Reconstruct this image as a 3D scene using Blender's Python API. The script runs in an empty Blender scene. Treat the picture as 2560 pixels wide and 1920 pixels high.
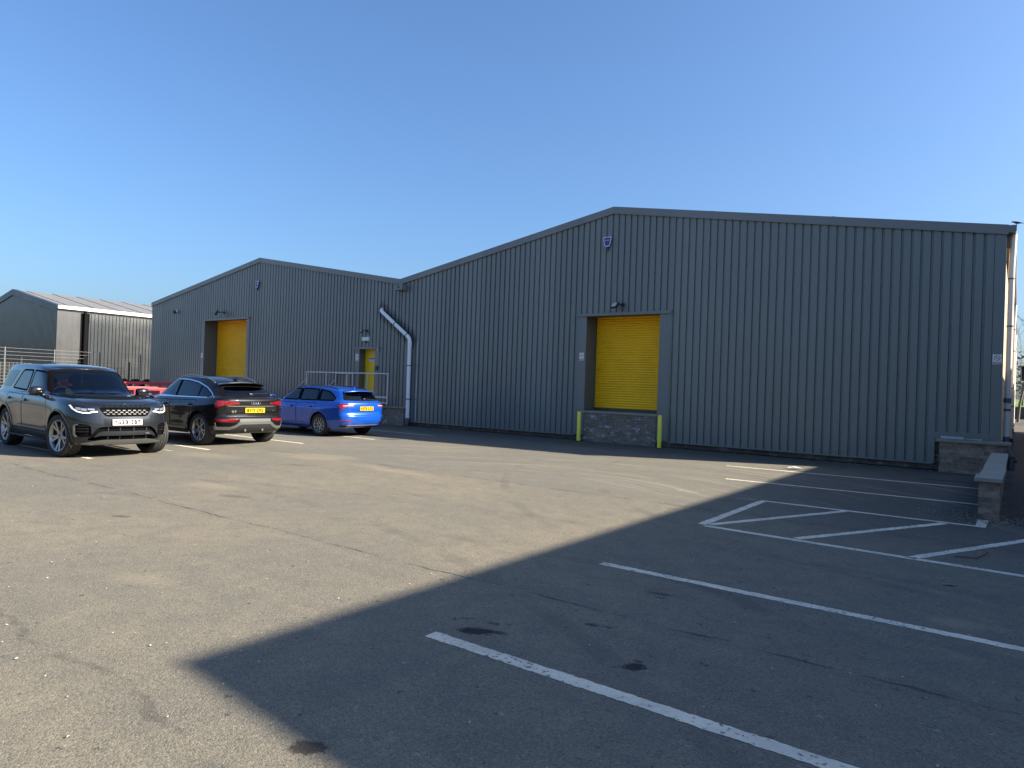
import bpy, bmesh, math, random
from mathutils import Vector, Matrix
from mathutils.bvhtree import BVHTree
from mathutils.geometry import intersect_point_line

R = math.radians
PI = math.pi
scene = bpy.context.scene
COL = scene.collection
random.seed(7)

# ------------------------------------------------------------------ objects
def tag(o, label=None, cat=None, group=None, kind=None):
    if label: o['label'] = label
    if cat: o['category'] = cat
    if group: o['group'] = group
    if kind: o['kind'] = kind
    return o

def empty(name, loc=(0, 0, 0), rz=0.0, label=None, cat=None, group=None):
    o = bpy.data.objects.new(name, None)
    o.empty_display_size = 0.2
    COL.objects.link(o)
    o.location = loc
    o.rotation_euler = (0, 0, rz)
    return tag(o, label, cat, group)

def obj(name, bm, mats, parent=None, smooth=None, loc=None, rz=None):
    """link a bmesh (or mesh) as ONE object"""
    if isinstance(bm, bmesh.types.BMesh):
        me = bpy.data.meshes.new(name)
        bm.normal_update()
        bm.to_mesh(me)
        bm.free()
    else:
        me = bm
    if not isinstance(mats, (list, tuple)):
        mats = [mats]
    for m in mats:
        me.materials.append(m)
    if smooth is not None:
        for p in me.polygons:
            p.use_smooth = True
        if smooth < 179:
            me.set_sharp_from_angle(angle=R(smooth))
    o = bpy.data.objects.new(name, me)
    COL.objects.link(o)
    if parent is not None:
        o.parent = parent
    if loc is not None:
        o.location = loc
    if rz is not None:
        o.rotation_euler = (0, 0, rz)
    return o

def copy_tree(o, parent=None):
    c = o.copy()
    COL.objects.link(c)
    c.parent = parent
    for ch in list(o.children):
        copy_tree(ch, c)
    return c

# ------------------------------------------------------------------ bmesh helpers
def box(bm, x0, x1, y0, y1, z0, z1, mi=0, bev=0.0, mat=None):
    vs = [bm.verts.new(v) for v in ((x0, y0, z0), (x1, y0, z0), (x1, y1, z0), (x0, y1, z0),
                                    (x0, y0, z1), (x1, y0, z1), (x1, y1, z1), (x0, y1, z1))]
    fs = []
    for q in ((0, 3, 2, 1), (4, 5, 6, 7), (0, 1, 5, 4), (1, 2, 6, 5), (2, 3, 7, 6), (3, 0, 4, 7)):
        f = bm.faces.new([vs[i] for i in q])
        f.material_index = mi
        fs.append(f)
    if mat is not None:
        bmesh.ops.transform(bm, matrix=mat, verts=vs)
    if bev > 0:
        es = list({e for f in fs for e in f.edges})
        r = bmesh.ops.bevel(bm, geom=es, offset=bev, segments=2, profile=0.5, affect='EDGES', clamp_overlap=True)
        for f in r['faces']:
            f.material_index = mi
    return vs

def tube(bm, pts, rad, n=12, mi=0, caps=True, rads=None):
    """swept round bar through pts"""
    pts = [Vector(p) for p in pts]
    rings = []
    prev_u = None
    for i, p in enumerate(pts):
        if i == 0: d = pts[1] - p
        elif i == len(pts) - 1: d = p - pts[-2]
        else: d = (pts[i + 1] - p).normalized() + (p - pts[i - 1]).normalized()
        if d.length < 1e-9: d = Vector((0, 0, 1))
        d.normalize()
        if prev_u is None:
            u = d.orthogonal().normalized()
        else:
            u = prev_u - d * prev_u.dot(d)
            if u.length < 1e-6: u = d.orthogonal()
            u.normalize()
        prev_u = u
        v = d.cross(u)
        r = rads[i] if rads else rad
        if 0 < i < len(pts) - 1:
            a = (pts[i + 1] - p).normalized(); b = (p - pts[i - 1]).normalized()
            c = max(0.5, math.sqrt(max(0.0, (1 + a.dot(b)) / 2)))
        rings.append([bm.verts.new(p + (u * math.cos(2 * PI * k / n) + v * math.sin(2 * PI * k / n)) * r) for k in range(n)])
    for a, b in zip(rings, rings[1:]):
        for k in range(n):
            f = bm.faces.new((a[k], a[(k + 1) % n], b[(k + 1) % n], b[k]))
            f.material_index = mi
    if caps:
        f = bm.faces.new(list(reversed(rings[0]))); f.material_index = mi
        f = bm.faces.new(rings[-1]); f.material_index = mi
    return rings

def lathe(bm, prof, n=48, mi=0, mis=None, axis='y'):
    """revolve profile [(axial, radius)] about the y axis (or z)"""
    rings = []
    for a, r in prof:
        ring = []
        for k in range(n):
            t = 2 * PI * k / n
            if axis == 'y': ring.append(bm.verts.new((r * math.cos(t), a, r * math.sin(t))))
            else: ring.append(bm.verts.new((r * math.cos(t), r * math.sin(t), a)))
        rings.append(ring)
    for i, (a, b) in enumerate(zip(rings, rings[1:])):
        for k in range(n):
            f = bm.faces.new((a[k], b[k], b[(k + 1) % n], a[(k + 1) % n]))
            f.material_index = mis[i] if mis else mi
    return rings

def prism(bm, poly, axis, a0, a1, mi=0):
    """extrude a 2D polygon; axis 'y': poly in (x,z); 'x': poly in (y,z); 'z': poly in (x,y)"""
    def P(p, a):
        if axis == 'y': return (p[0], a, p[1])
        if axis == 'x': return (a, p[0], p[1])
        return (p[0], p[1], a)
    A = [bm.verts.new(P(p, a0)) for p in poly]
    B = [bm.verts.new(P(p, a1)) for p in poly]
    fs = [bm.faces.new(A), bm.faces.new(list(reversed(B)))]
    n = len(poly)
    for i in range(n):
        fs.append(bm.faces.new((A[(i + 1) % n], A[i], B[i], B[(i + 1) % n])))
    for f in fs: f.material_index = mi
    bmesh.ops.recalc_face_normals(bm, faces=fs)
    return fs

def text_bm(s, size, depth=0.002, bold=0.0, spacing=1.0, shear=0.0):
    """text as a bmesh centred on the origin, in the xy plane facing +z"""
    cu = bpy.data.curves.new('lettering', 'FONT')
    cu.body = s; cu.size = size; cu.extrude = depth / 2; cu.offset = bold
    cu.align_x = 'CENTER'; cu.align_y = 'CENTER'; cu.space_character = spacing; cu.shear = shear
    cu.resolution_u = 3
    o = bpy.data.objects.new('lettering', cu)
    COL.objects.link(o)
    dg = bpy.context.evaluated_depsgraph_get()
    me = bpy.data.meshes.new_from_object(o.evaluated_get(dg))
    bpy.data.objects.remove(o)
    bpy.data.curves.remove(cu)
    bm = bmesh.new()
    bm.from_mesh(me)
    bpy.data.meshes.remove(me)
    return bm

def join(bm, other, mat=None, mi=None):
    me = bpy.data.meshes.new('tmp')
    if mat is not None:
        bmesh.ops.transform(other, matrix=mat, verts=other.verts)
    if mi is not None:
        for f in other.faces: f.material_index = mi
    other.to_mesh(me)
    other.free()
    bm.from_mesh(me)
    bpy.data.meshes.remove(me)

def frame_mat(origin, ex, ey):
    ex = Vector(ex).normalized(); ey = Vector(ey).normalized(); ez = ex.cross(ey)
    m = Matrix((ex, ey, ez)).transposed().to_4x4()
    m.translation = Vector(origin)
    return m

# ------------------------------------------------------------------ materials
def new_mat(name):
    m = bpy.data.materials.new(name)
    m.use_nodes = True
    nt = m.node_tree
    b = nt.nodes['Principled BSDF']
    return m, nt, b

class NT:
    def __init__(s, nt): s.nt = nt
    def n(s, t, **kw):
        nd = s.nt.nodes.new(t)
        for k, v in kw.items(): setattr(nd, k, v)
        return nd
    def l(s, a, b): s.nt.links.new(a, b)
    def val(s, sock, v):
        if isinstance(v, bpy.types.NodeSocket): s.l(v, sock)
        else: sock.default_value = v
    def math(s, op, a, b=0.0, c=0.0, clamp=False):
        nd = s.n('ShaderNodeMath', operation=op, use_clamp=clamp)
        s.val(nd.inputs[0], a); s.val(nd.inputs[1], b); s.val(nd.inputs[2], c)
        return nd.outputs[0]
    def mix(s, fac, a, b, mode='MIX'):
        nd = s.n('ShaderNodeMix', data_type='RGBA', blend_type=mode)
        s.val(nd.inputs[0], fac)
        s.val(nd.inputs[6], a if isinstance(a, bpy.types.NodeSocket) else (*a, 1) if len(a) == 3 else a)
        s.val(nd.inputs[7], b if isinstance(b, bpy.types.NodeSocket) else (*b, 1) if len(b) == 3 else b)
        return nd.outputs[2]
    def noise(s, vec, scale, detail=3, rough=0.55, dist=0.0):
        nd = s.n('ShaderNodeTexNoise')
        s.l(vec, nd.inputs['Vector'])
        nd.inputs['Scale'].default_value = scale; nd.inputs['Detail'].default_value = detail
        nd.inputs['Roughness'].default_value = rough; nd.inputs['Distortion'].default_value = dist
        return nd.outputs['Fac']
    def vor(s, vec, scale, feature='F1', out='Distance'):
        nd = s.n('ShaderNodeTexVoronoi', feature=feature)
        s.l(vec, nd.inputs['Vector'])
        nd.inputs['Scale'].default_value = scale
        return nd.outputs[out]
    def ramp(s, fac, a, b, lo=0.0, hi=1.0):
        nd = s.n('ShaderNodeMapRange', interpolation_type='SMOOTHSTEP')
        s.val(nd.inputs[0], fac)
        nd.inputs[1].default_value = a; nd.inputs[2].default_value = b
        nd.inputs[3].default_value = lo; nd.inputs[4].default_value = hi
        return nd.outputs[0]
    def mapping(s, vec, sc=(1, 1, 1), loc=(0, 0, 0), rot=(0, 0, 0)):
        nd = s.n('ShaderNodeMapping')
        s.l(vec, nd.inputs[0])
        nd.inputs[1].default_value = loc; nd.inputs[2].default_value = rot; nd.inputs[3].default_value = sc
        return nd.outputs[0]
    def pos(s): return s.n('ShaderNodeNewGeometry').outputs['Position']
    def objc(s): return s.n('ShaderNodeTexCoord').outputs['Object']
    def sep(s, v):
        nd = s.n('ShaderNodeSeparateXYZ'); s.l(v, nd.inputs[0]); return nd.outputs
    def comb(s, x, y, z):
        nd = s.n('ShaderNodeCombineXYZ')
        for i, v in enumerate((x, y, z)): s.val(nd.inputs[i], v)
        return nd.outputs[0]
    def bump(s, h, dist=0.01, strength=1.0):
        nd = s.n('ShaderNodeBump')
        nd.inputs['Strength'].default_value = strength; nd.inputs['Distance'].default_value = dist
        s.l(h, nd.inputs['Height'])
        return nd.outputs[0]

def simple(name, col, rough=0.5, metal=0.0, spec=0.5, coat=0.0, var=0.08, scale=3.0, bump=0.0, bscale=60.0, emit=None, coat_rough=0.03):
    """principled material with a little noise in its colour and gloss"""
    m, nt, b = new_mat(name)
    t = NT(nt)
    v = t.objc()
    f = t.noise(v, scale, 4)
    g = t.math('MULTIPLY_ADD', f, 2 * var, 1 - var)
    mixed = t.n('ShaderNodeVectorMath', operation='SCALE')
    mixed.inputs[0].default_value = col
    t.l(g, mixed.inputs['Scale'])
    t.l(mixed.outputs[0], b.inputs['Base Color'])
    f2 = t.noise(v, scale * 4.3, 3)
    t.l(t.math('MULTIPLY_ADD', f2, 0.16, max(0.0, rough - 0.08)), b.inputs['Roughness'])
    b.inputs['Metallic'].default_value = metal
    b.inputs['Specular IOR Level'].default_value = spec
    b.inputs['Coat Weight'].default_value = coat
    b.inputs['Coat Roughness'].default_value = coat_rough
    if bump > 0:
        t.l(t.bump(t.noise(v, bscale, 4), bump), b.inputs['Normal'])
    if emit:
        b.inputs['Emission Color'].default_value = (*emit[:3], 1)
        b.inputs['Emission Strength'].default_value = emit[3]
    return m

def glass_mat(name, tint=(0.5, 0.55, 0.55), alpha=0.75, gl=(0.9, 0.95, 1.0)):
    """thin vehicle glazing: tinted see-through plus mirror gloss (fresnel)"""
    m, nt, b = new_mat(name)
    t = NT(nt)
    nt.nodes.remove(b)
    out = [n for n in nt.nodes if n.type == 'OUTPUT_MATERIAL'][0]
    tr = t.n('ShaderNodeBsdfTransparent'); tr.inputs[0].default_value = (*[c * alpha for c in tint], 1)
    gs = t.n('ShaderNodeBsdfGlossy'); gs.inputs[0].default_value = (*gl, 1); gs.inputs['Roughness'].default_value = 0.015
    fr = t.n('ShaderNodeFresnel'); fr.inputs[0].default_value = 1.62
    mx = t.n('ShaderNodeMixShader')
    t.l(fr.outputs[0], mx.inputs[0]); t.l(tr.outputs[0], mx.inputs[1]); t.l(gs.outputs[0], mx.inputs[2])
    t.l(mx.outputs[0], out.inputs[0])
    return m

def brick_mat(name, c1, c2, mortar, chalk=0.0, bw=0.225, rh=0.075, rough=0.9):
    m, nt, b = new_mat(name)
    t = NT(nt)
    geo = t.n('ShaderNodeNewGeometry')
    p = t.sep(geo.outputs['Position']); nn = t.sep(geo.outputs['Normal'])
    side = t.math('GREATER_THAN', t.math('ABSOLUTE', nn[0]), 0.7)
    u = t.math('ADD', t.math('MULTIPLY', p[0], t.math('SUBTRACT', 1.0, side)), t.math('MULTIPLY', p[1], side))
    wob = t.noise(geo.outputs['Position'], 9.0, 2)
    v = t.comb(u, t.math('MULTIPLY_ADD', wob, 0.006, p[2]), 0.0)
    br = t.n('ShaderNodeTexBrick')
    t.l(v, br.inputs['Vector'])
    br.inputs['Color1'].default_value = (*c1, 1); br.inputs['Color2'].default_value = (*c2, 1); br.inputs['Mortar'].default_value = (*mortar, 1)
    br.inputs['Scale'].default_value = 1.0; br.inputs['Mortar Size'].default_value = 0.007
    br.inputs['Mortar Smooth'].default_value = 0.25
    br.inputs['Brick Width'].default_value = bw; br.inputs['Row Height'].default_value = rh
    n1 = t.noise(geo.outputs['Position'], 14.0, 5)
    n2 = t.noise(geo.outputs['Position'], 2.2, 3)
    col = t.mix(t.ramp(n1, 0.35, 0.75, 0, 0.55), br.outputs['Color'], (c1[0] * 0.45, c1[1] * 0.45, c1[2] * 0.45))
    col = t.mix(t.ramp(n2, 0.45, 0.7, 0, 0.35), col, (c2[0] * 1.3, c2[1] * 1.25, c2[2] * 1.1))
    if chalk > 0:
        nz = t.noise(t.mapping(geo.outputs['Position'], (3.5, 3.5, 7.0)), 1.0, 5, 0.65)
        col = t.mix(t.ramp(nz, 0.54, 0.68, 0, chalk), col, (0.62, 0.62, 0.62))
    t.l(col, b.inputs['Base Color'])
    b.inputs['Roughness'].default_value = rough
    h = t.math('MULTIPLY_ADD', n1, 0.35, t.math('SUBTRACT', 1.0, br.outputs['Fac']))
    t.l(t.bump(h, 0.008, 0.8), b.inputs['Normal'])
    return m

def sheet_mat(name, col, rough=0.42, streak=0.12, dirt=(0.16, 0.15, 0.13), dirt_amt=0.25, dots=False):
    """painted profiled steel sheet: streaks down the sheet, dusty lower edge, sheet-to-sheet tone"""
    m, nt, b = new_mat(name)
    t = NT(nt)
    p = t.pos()
    s = t.sep(p)
    sheet = t.math('FLOOR', t.math('DIVIDE', s[0], 1.0))
    wn = t.n('ShaderNodeTexWhiteNoise', noise_dimensions='1D'); t.l(sheet, wn.inputs['W'])
    tone = t.math('MULTIPLY_ADD', wn.outputs['Value'], 0.17, 0.915)
    st = t.noise(t.mapping(p, (6.0, 6.0, 0.35)), 1.0, 4, 0.6)
    cloud = t.noise(p, 0.55, 4)
    g = t.math('MULTIPLY', tone, t.math('MULTIPLY_ADD', st, 2 * streak, 1 - streak))
    sc = t.n('ShaderNodeVectorMath', operation='SCALE'); sc.inputs[0].default_value = col; t.l(g, sc.inputs['Scale'])
    low = t.ramp(t.math('ADD', s[2], t.math('MULTIPLY', st, -0.9)), 0.9, -0.3, 0, dirt_amt)
    c = t.mix(low, sc.outputs[0], dirt)
    c = t.mix(t.ramp(cloud, 0.45, 0.8, 0, 0.22), c, dirt)
    t.l(c, b.inputs['Base Color'])
    t.l(t.math('MULTIPLY_ADD', st, 0.2, rough - 0.1), b.inputs['Roughness'])
    b.inputs['Specular IOR Level'].default_value = 0.62
    t.l(t.bump(t.noise(t.mapping(p, (1.2, 1.2, 0.8)), 1.0, 2), 0.02, 0.35), b.inputs['Normal'])
    return m, t, b, c
# ================================================================== camera, sun, sky
F_PX, YAW, PITCH, ROLL, CAM_H, CAM_D = 1720.0, 0.633473535, 0.00509374613, 0.0347494636, 1.565, 18.4965856
Fv = Vector((-math.sin(YAW) * math.cos(PITCH), math.cos(YAW) * math.cos(PITCH), math.sin(PITCH)))
R0 = Fv.cross(Vector((0, 0, 1))).normalized()
U0 = R0.cross(Fv)
Rv = math.cos(ROLL) * R0 + math.sin(ROLL) * U0
Uv = -math.sin(ROLL) * R0 + math.cos(ROLL) * U0
cd = bpy.data.cameras.new('camera')
cam = bpy.data.objects.new('camera', cd)
COL.objects.link(cam)
cd.sensor_fit = 'HORIZONTAL'; cd.sensor_width = 36.0
cd.lens = F_PX / 2560.0 * 36.0
cd.clip_start = 0.05; cd.clip_end = 3000
M = Matrix((Rv, Uv, -Fv)).transposed().to_4x4()
M.translation = Vector((0, -CAM_D, CAM_H))
cam.matrix_world = M
scene.camera = cam
cam['kind'] = 'helper'

SUN = Vector((1.50, 0.735, 1.0)).normalized()
sd = bpy.data.lights.new('sun', 'SUN')
sd.energy = 5.0; sd.angle = R(0.75); sd.color = (1.0, 0.895, 0.73)
so = bpy.data.objects.new('sun', sd)
COL.objects.link(so)
so.rotation_euler = (-SUN).to_track_quat('-Z', 'Y').to_euler()
so['kind'] = 'helper'

w = bpy.data.worlds.new('World')
scene.world = w
w.use_nodes = True
wn_ = w.node_tree
bg = wn_.nodes['Background']
sky = wn_.nodes.new('ShaderNodeTexSky')
sky.sky_type = 'NISHITA'
sky.sun_disc = False
sky.sun_elevation = math.asin(SUN.z)
sky.sun_rotation = math.atan2(SUN.x, SUN.y)
sky.altitude = 50; sky.air_density = 1.15; sky.dust_density = 2.8; sky.ozone_density = 8.5
wn_.links.new(sky.outputs[0], bg.inputs[0])
bg.inputs[1].default_value = 0.071

scene.view_settings.view_transform = 'Standard'
scene.view_settings.look = 'None'
scene.view_settings.gamma = 1.0
scene.view_settings.exposure = 1.70
scene.render.engine = 'CYCLES'
scene.cycles.use_denoising = True
scene.cycles.max_bounces = 8
scene.cycles.transparent_max_bounces = 16

# ================================================================== ground
def ground_material():
    m, nt, b = new_mat('tarmac')
    t = NT(nt)
    p = t.pos(); s = t.sep(p)
    big = t.noise(p, 0.22, 5, 0.6)
    mid = t.noise(p, 1.3, 5, 0.6)
    fine = t.noise(p, 38.0, 4, 0.7)
    agg = t.vor(p, 125.0, out='Color'); aggd = t.vor(p, 125.0)
    aggs = t.sep(agg)[0]
    sweep = t.noise(t.mapping(p, (0.35, 2.4, 1.0), rot=(0, 0, 0.22)), 1.0, 5, 0.65, 0.6)
    sweep2 = t.noise(t.mapping(p, (0.5, 3.2, 1.0), rot=(0, 0, -0.35)), 1.0, 5, 0.65, 1.2)
    # beyond the first joint: smoother greyer surfacing; before it: worn, gritty, browner
    far = t.ramp(t.math('ADD', s[1], t.math('MULTIPLY_ADD', mid, 0.3, -0.15)), -9.45, -9.25)
    near_c = t.mix(t.ramp(big, 0.35, 0.68), (0.184, 0.160, 0.116), (0.137, 0.128, 0.103))
    far_c = t.mix(t.ramp(big, 0.35, 0.68), (0.144, 0.133, 0.105), (0.113, 0.111, 0.097))
    c = t.mix(far, near_c, far_c)
    # dusty sweeps left by tyres
    c = t.mix(t.math('MULTIPLY', t.ramp(sweep, 0.52, 0.75), 0.45), c, (0.227, 0.200, 0.143))
    c = t.mix(t.math('MULTIPLY', t.ramp(sweep2, 0.55, 0.75), 0.35), c, (0.092, 0.090, 0.082))
    c = t.mix(t.math('MULTIPLY', t.ramp(mid, 0.5, 0.8), 0.3), c, (0.092, 0.088, 0.078))
    mott = t.noise(p, 3.4, 6, 0.72, 0.4)
    c = t.mix(t.math('MULTIPLY', t.ramp(mott, 0.40, 0.66), 0.5), c, (0.105, 0.100, 0.087))
    c = t.mix(t.math('MULTIPLY', t.ramp(mott, 0.42, 0.28), 0.35), c, (0.224, 0.197, 0.146))
    shade_r = t.math('MULTIPLY', t.ramp(t.math('ADD', s[0], t.math('MULTIPLY_ADD', mid, 2.4, -1.2)), -4.6, -0.8), t.ramp(t.math('ADD', s[1], t.math('MULTIPLY_ADD', big, 3.0, -1.5)), -11.5, -7.0))
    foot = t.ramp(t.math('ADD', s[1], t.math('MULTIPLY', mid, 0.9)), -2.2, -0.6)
    c = t.mix(t.math('MAXIMUM', t.math('MULTIPLY', shade_r, 0.78), t.math('MULTIPLY', foot, 0.55)), c, (0.042, 0.040, 0.036))  # deeper shade near the pier and along the wall, painted into the tarmac colour
    # stones in the surface
    dark = t.math('MULTIPLY', t.ramp(aggs, 0.62, 0.9), t.math('MULTIPLY_ADD', far, -0.35, 0.6))
    c = t.mix(dark, c, (0.055, 0.055, 0.053))
    lite = t.math('MULTIPLY', t.ramp(aggs, 0.16, 0.02), 0.35)
    c = t.mix(lite, c, (0.319, 0.284, 0.211))
    nz3 = t.n('ShaderNodeTexNoise'); t.l(p, nz3.inputs['Vector']); nz3.inputs['Scale'].default_value = 30.0; nz3.inputs['Detail'].default_value = 4
    pd = t.n('ShaderNodeVectorMath', operation='MULTIPLY_ADD'); t.l(nz3.outputs['Color'], pd.inputs[0]); pd.inputs[1].default_value = (0.090, 0.089, 0.000); t.l(p, pd.inputs[2]); pd = pd.outputs[0]
    v3 = t.sep(t.vor(pd, 23.0, out='Color'))
    grit = t.math('MULTIPLY', t.math('GREATER_THAN', v3[1], 0.965), t.math('LESS_THAN', t.vor(pd, 23.0), t.math('MULTIPLY', v3[0], 0.30)))
    c = t.mix(t.math('MULTIPLY', grit, 0.4), c, (0.392, 0.350, 0.270))
    spot = t.math('MULTIPLY', t.math('GREATER_THAN', v3[2], 0.972), t.math('LESS_THAN', t.vor(pd, 23.0), t.math('MULTIPLY', v3[0], 0.36)))
    c = t.mix(t.math('MULTIPLY', spot, 0.7), c, (0.025, 0.024, 0.024))
    c = t.mix(t.math('MULTIPLY', t.ramp(fine, 0.3, 0.8), 0.35), c, (0.086, 0.082, 0.071))
    # laying joints and cracks
    wob = t.math('MULTIPLY_ADD', t.noise(p, 0.9, 4, 0.7), 0.36, -0.18)
    wob2 = t.math('MULTIPLY_ADD', t.noise(p, 7.0, 3, 0.7), 0.06, -0.03)
    hsum = fine
    def joint(c, y0, wid, amt, wobk=1.0):
        d = t.math('ABSOLUTE', t.math('ADD', t.math('SUBTRACT', s[1], y0), t.math('ADD', t.math('MULTIPLY', wob, wobk), wob2)))
        brk = t.ramp(t.noise(p, 1.7, 3, 0.6), 0.40, 0.60)
        k = t.math('MULTIPLY', t.ramp(d, wid, wid * 0.25), t.math('MULTIPLY', brk, amt))
        # loose chippings gathered beside the joint
        rav = t.math('MULTIPLY', t.ramp(d, wid * 7, wid * 2), t.ramp(t.noise(p, 60.0, 2), 0.5, 0.62))
        c = t.mix(t.math('MULTIPLY', rav, 0.4), c, (0.067, 0.066, 0.058))
        return t.mix(k, c, (0.022, 0.021, 0.021)), k
    c, k1 = joint(c, -9.36, 0.028, 0.75, 0.5)
    c, k2 = joint(c, -14.15, 0.020, 0.75, 0.6)
    c, k3 = joint(c, -16.9, 0.05, 0.35, 1.8)
    cr = t.vor(t.mapping(p, (0.16, 0.22, 1)), 1.0, feature='DISTANCE_TO_EDGE')
    cracks = t.math('MULTIPLY', t.ramp(t.math('ADD', cr, t.math('MULTIPLY', t.math('ABSOLUTE', wob), 0.10)), 0.011, 0.002), t.ramp(t.noise(p, 0.8, 3), 0.5, 0.62))
    c = t.mix(t.math('MULTIPLY', cracks, 0.12), c, (0.044, 0.043, 0.036))
    # oil drips and damp marks: position, half-axes, rotation, strength
    def blot(c, x, y, a, bb, rot, amt, col, nz=2.6, soft=1.15):
        dx = t.math('SUBTRACT', s[0], x); dy = t.math('SUBTRACT', s[1], y)
        cs, sn = math.cos(rot), math.sin(rot)
        u = t.math('DIVIDE', t.math('ADD', t.math('MULTIPLY', dx, cs), t.math('MULTIPLY', dy, sn)), a)
        v = t.math('DIVIDE', t.math('SUBTRACT', t.math('MULTIPLY', dy, cs), t.math('MULTIPLY', dx, sn)), bb)
        r = t.math('SQRT', t.math('ADD', t.math('MULTIPLY', u, u), t.math('MULTIPLY', v, v)))
        r = t.math('ADD', r, t.math('MULTIPLY_ADD', t.noise(p, 26.0, 6, 0.8), nz, -nz / 2))
        return t.mix(t.ramp(r, soft, 0.75, 0, amt), c, col)
    oil = (0.012, 0.011, 0.011)
    for x, y, a, bb, rot, amt in ((-2.75, -15.05, .12, .062, .5, .95), (-2.64, -14.98, .07, .035, .4, .7), (-2.75, -14.86, .045, .025, .3, .6),
                                  (-2.25, -14.44, .05, .03, .2, .75), (-2.15, -14.41, .05, .02, .2, .6), (-1.715, -14.89, .072, .055, .9, .95),
                                  (-1.74, -14.80, .03, .02, .3, .7), (-2.40, -16.61, .085, .06, .6, .8), (-2.20, -13.46, .10, .035, .2, .6), (-2.15, -13.55, .05, .02, .2, .6),
                                  (-2.95, -14.9, .05, .02, .5, .5), (-7.9, -14.9, .12, .06, .4, .5), (-8.3, -13.3, .25, .1, .3, .35),
                                  (-14.1, -5.0, .35, .16, .3, .6), (-13.2, -4.55, .4, .15, .2, .6), (-1.1, -2.2, .5, .16, .1, .5), (-10.7, -10.6, .2, .06, .5, .5)):
        c = blot(c, x, y, a, bb, rot, amt, oil)
    for x, y, a, bb, rot, amt in ((-11.6, -9.4, .55, .28, .3, .55), (-0.31, -12.64, .10, .07, .3, .55), (-13.0, -11.0, .5, .2, .2, .35),
                                  (-9.3, -13.0, .3, .16, .2, .4), (-5.4, -15.9, .14, .08, .2, .35), (-9.0, -9.75, .7, .1, -.1, .4)):
        c = blot(c, x, y, a, bb, rot, amt * .5, (0.316, 0.263, 0.173), 4.0, 2.4)
    # tyre scrub swirls near the loading door
    dx = t.math('SUBTRACT', s[0], -6.3); dy = t.math('SUBTRACT', s[1], -11.2)
    rr = t.math('SQRT', t.math('ADD', t.math('MULTIPLY', dx, dx), t.math('MULTIPLY', dy, dy)))
    ring = t.noise(t.comb(t.math('MULTIPLY', rr, 3.2), t.math('MULTIPLY', t.math('ARCTAN2', dy, dx), 1.2), 0.0), 1.0, 4, 0.6, 0.4)
    msk = t.math('MULTIPLY', t.ramp(s[1], -9.2, -7.5), t.ramp(s[1], -2.0, -3.5))
    c = t.mix(t.math('MULTIPLY', t.math('MULTIPLY', t.ramp(ring, 0.52, 0.68), msk), 0.4), c, (0.233, 0.209, 0.152))
    c = t.mix(t.math('MULTIPLY', t.math('MULTIPLY', t.ramp(ring, 0.44, 0.32), msk), 0.35), c, (0.086, 0.084, 0.078))
    def track(c, cx, cy, r0, wid, amt, a0=None):
        dx = t.math('SUBTRACT', s[0], cx); dy = t.math('SUBTRACT', s[1], cy)
        rr = t.math('SQRT', t.math('ADD', t.math('MULTIPLY', dx, dx), t.math('MULTIPLY', dy, dy)))
        for dr in (0.0, 1.55):
            d = t.math('ABSOLUTE', t.math('SUBTRACT', rr, r0 + dr))
            k = t.math('MULTIPLY', t.ramp(t.math('ADD', d, t.math('MULTIPLY_ADD', fine, 0.06, -0.03)), wid, wid * .6), t.math('MULTIPLY', t.ramp(t.noise(p, 0.7, 4, 0.7), 0.42, 0.62), amt))
            c = t.mix(k, c, (0.060, 0.057, 0.052))
        return c
    c = track(c, -9.0, -26.0, 13.2, 0.10, 0.30)
    c = track(c, 2.0, -3.0, 9.3, 0.09, 0.28)
    c = track(c, -22.0, 6.0, 18.6, 0.10, 0.28)
    c = track(c, -3.0, -30.0, 17.0, 0.11, 0.25)
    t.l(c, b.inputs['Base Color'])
    t.l(t.math('MULTIPLY_ADD', fine, 0.15, 0.78), b.inputs['Roughness'])
    b.inputs['Specular IOR Level'].default_value = 0.28
    h = t.math('ADD', t.math('MULTIPLY', aggd, -0.9), t.math('MULTIPLY', fine, 0.7))
    h = t.math('SUBTRACT', h, t.math('MULTIPLY', t.math('MAXIMUM', k1, k2), 2.5))
    t.l(t.bump(h, 0.005, 0.6), b.inputs['Normal'])
    return m

bm = bmesh.new()
S = 700
# one sheet out to the horizon; tighter cells near the yard so slight hollows can be modelled
bmesh.ops.create_grid(bm, x_segments=2, y_segments=2, size=S)
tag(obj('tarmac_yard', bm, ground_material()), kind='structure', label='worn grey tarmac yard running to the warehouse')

def paint_material():
    m, nt, b = new_mat('road_paint')
    t = NT(nt)
    p = t.pos()
    n1 = t.noise(p, 26.0, 5, 0.7); n2 = t.noise(p, 3.0, 4, 0.6); n3 = t.noise(p, 110.0, 3, 0.7)
    wear = t.noise(p, 1.1, 4, 0.7)
    hole = t.math('MULTIPLY', t.ramp(t.math('ADD', n1, t.math('MULTIPLY_ADD', wear, 0.30, -0.15)), 0.565, 0.635), 0.88)
    c = t.mix(t.ramp(n2, 0.3, 0.7), (0.69, 0.62, 0.48), (0.50, 0.455, 0.36))
    c = t.mix(t.math('MULTIPLY', t.ramp(n3, 0.35, 0.75), 0.35), c, (0.25, 0.24, 0.23))
    c = t.mix(hole, c, (0.07, 0.068, 0.066))
    t.l(c, b.inputs['Base Color'])
    b.inputs['Roughness'].default_value = 0.75
    t.l(t.bump(n3, 0.003, 0.6), b.inputs['Normal'])
    return m
PAINT = paint_material()
PAINT_OLD = simple('faded_road_paint', (0.27, 0.25, 0.21), 0.8, var=0.35, scale=9.0)

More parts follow.
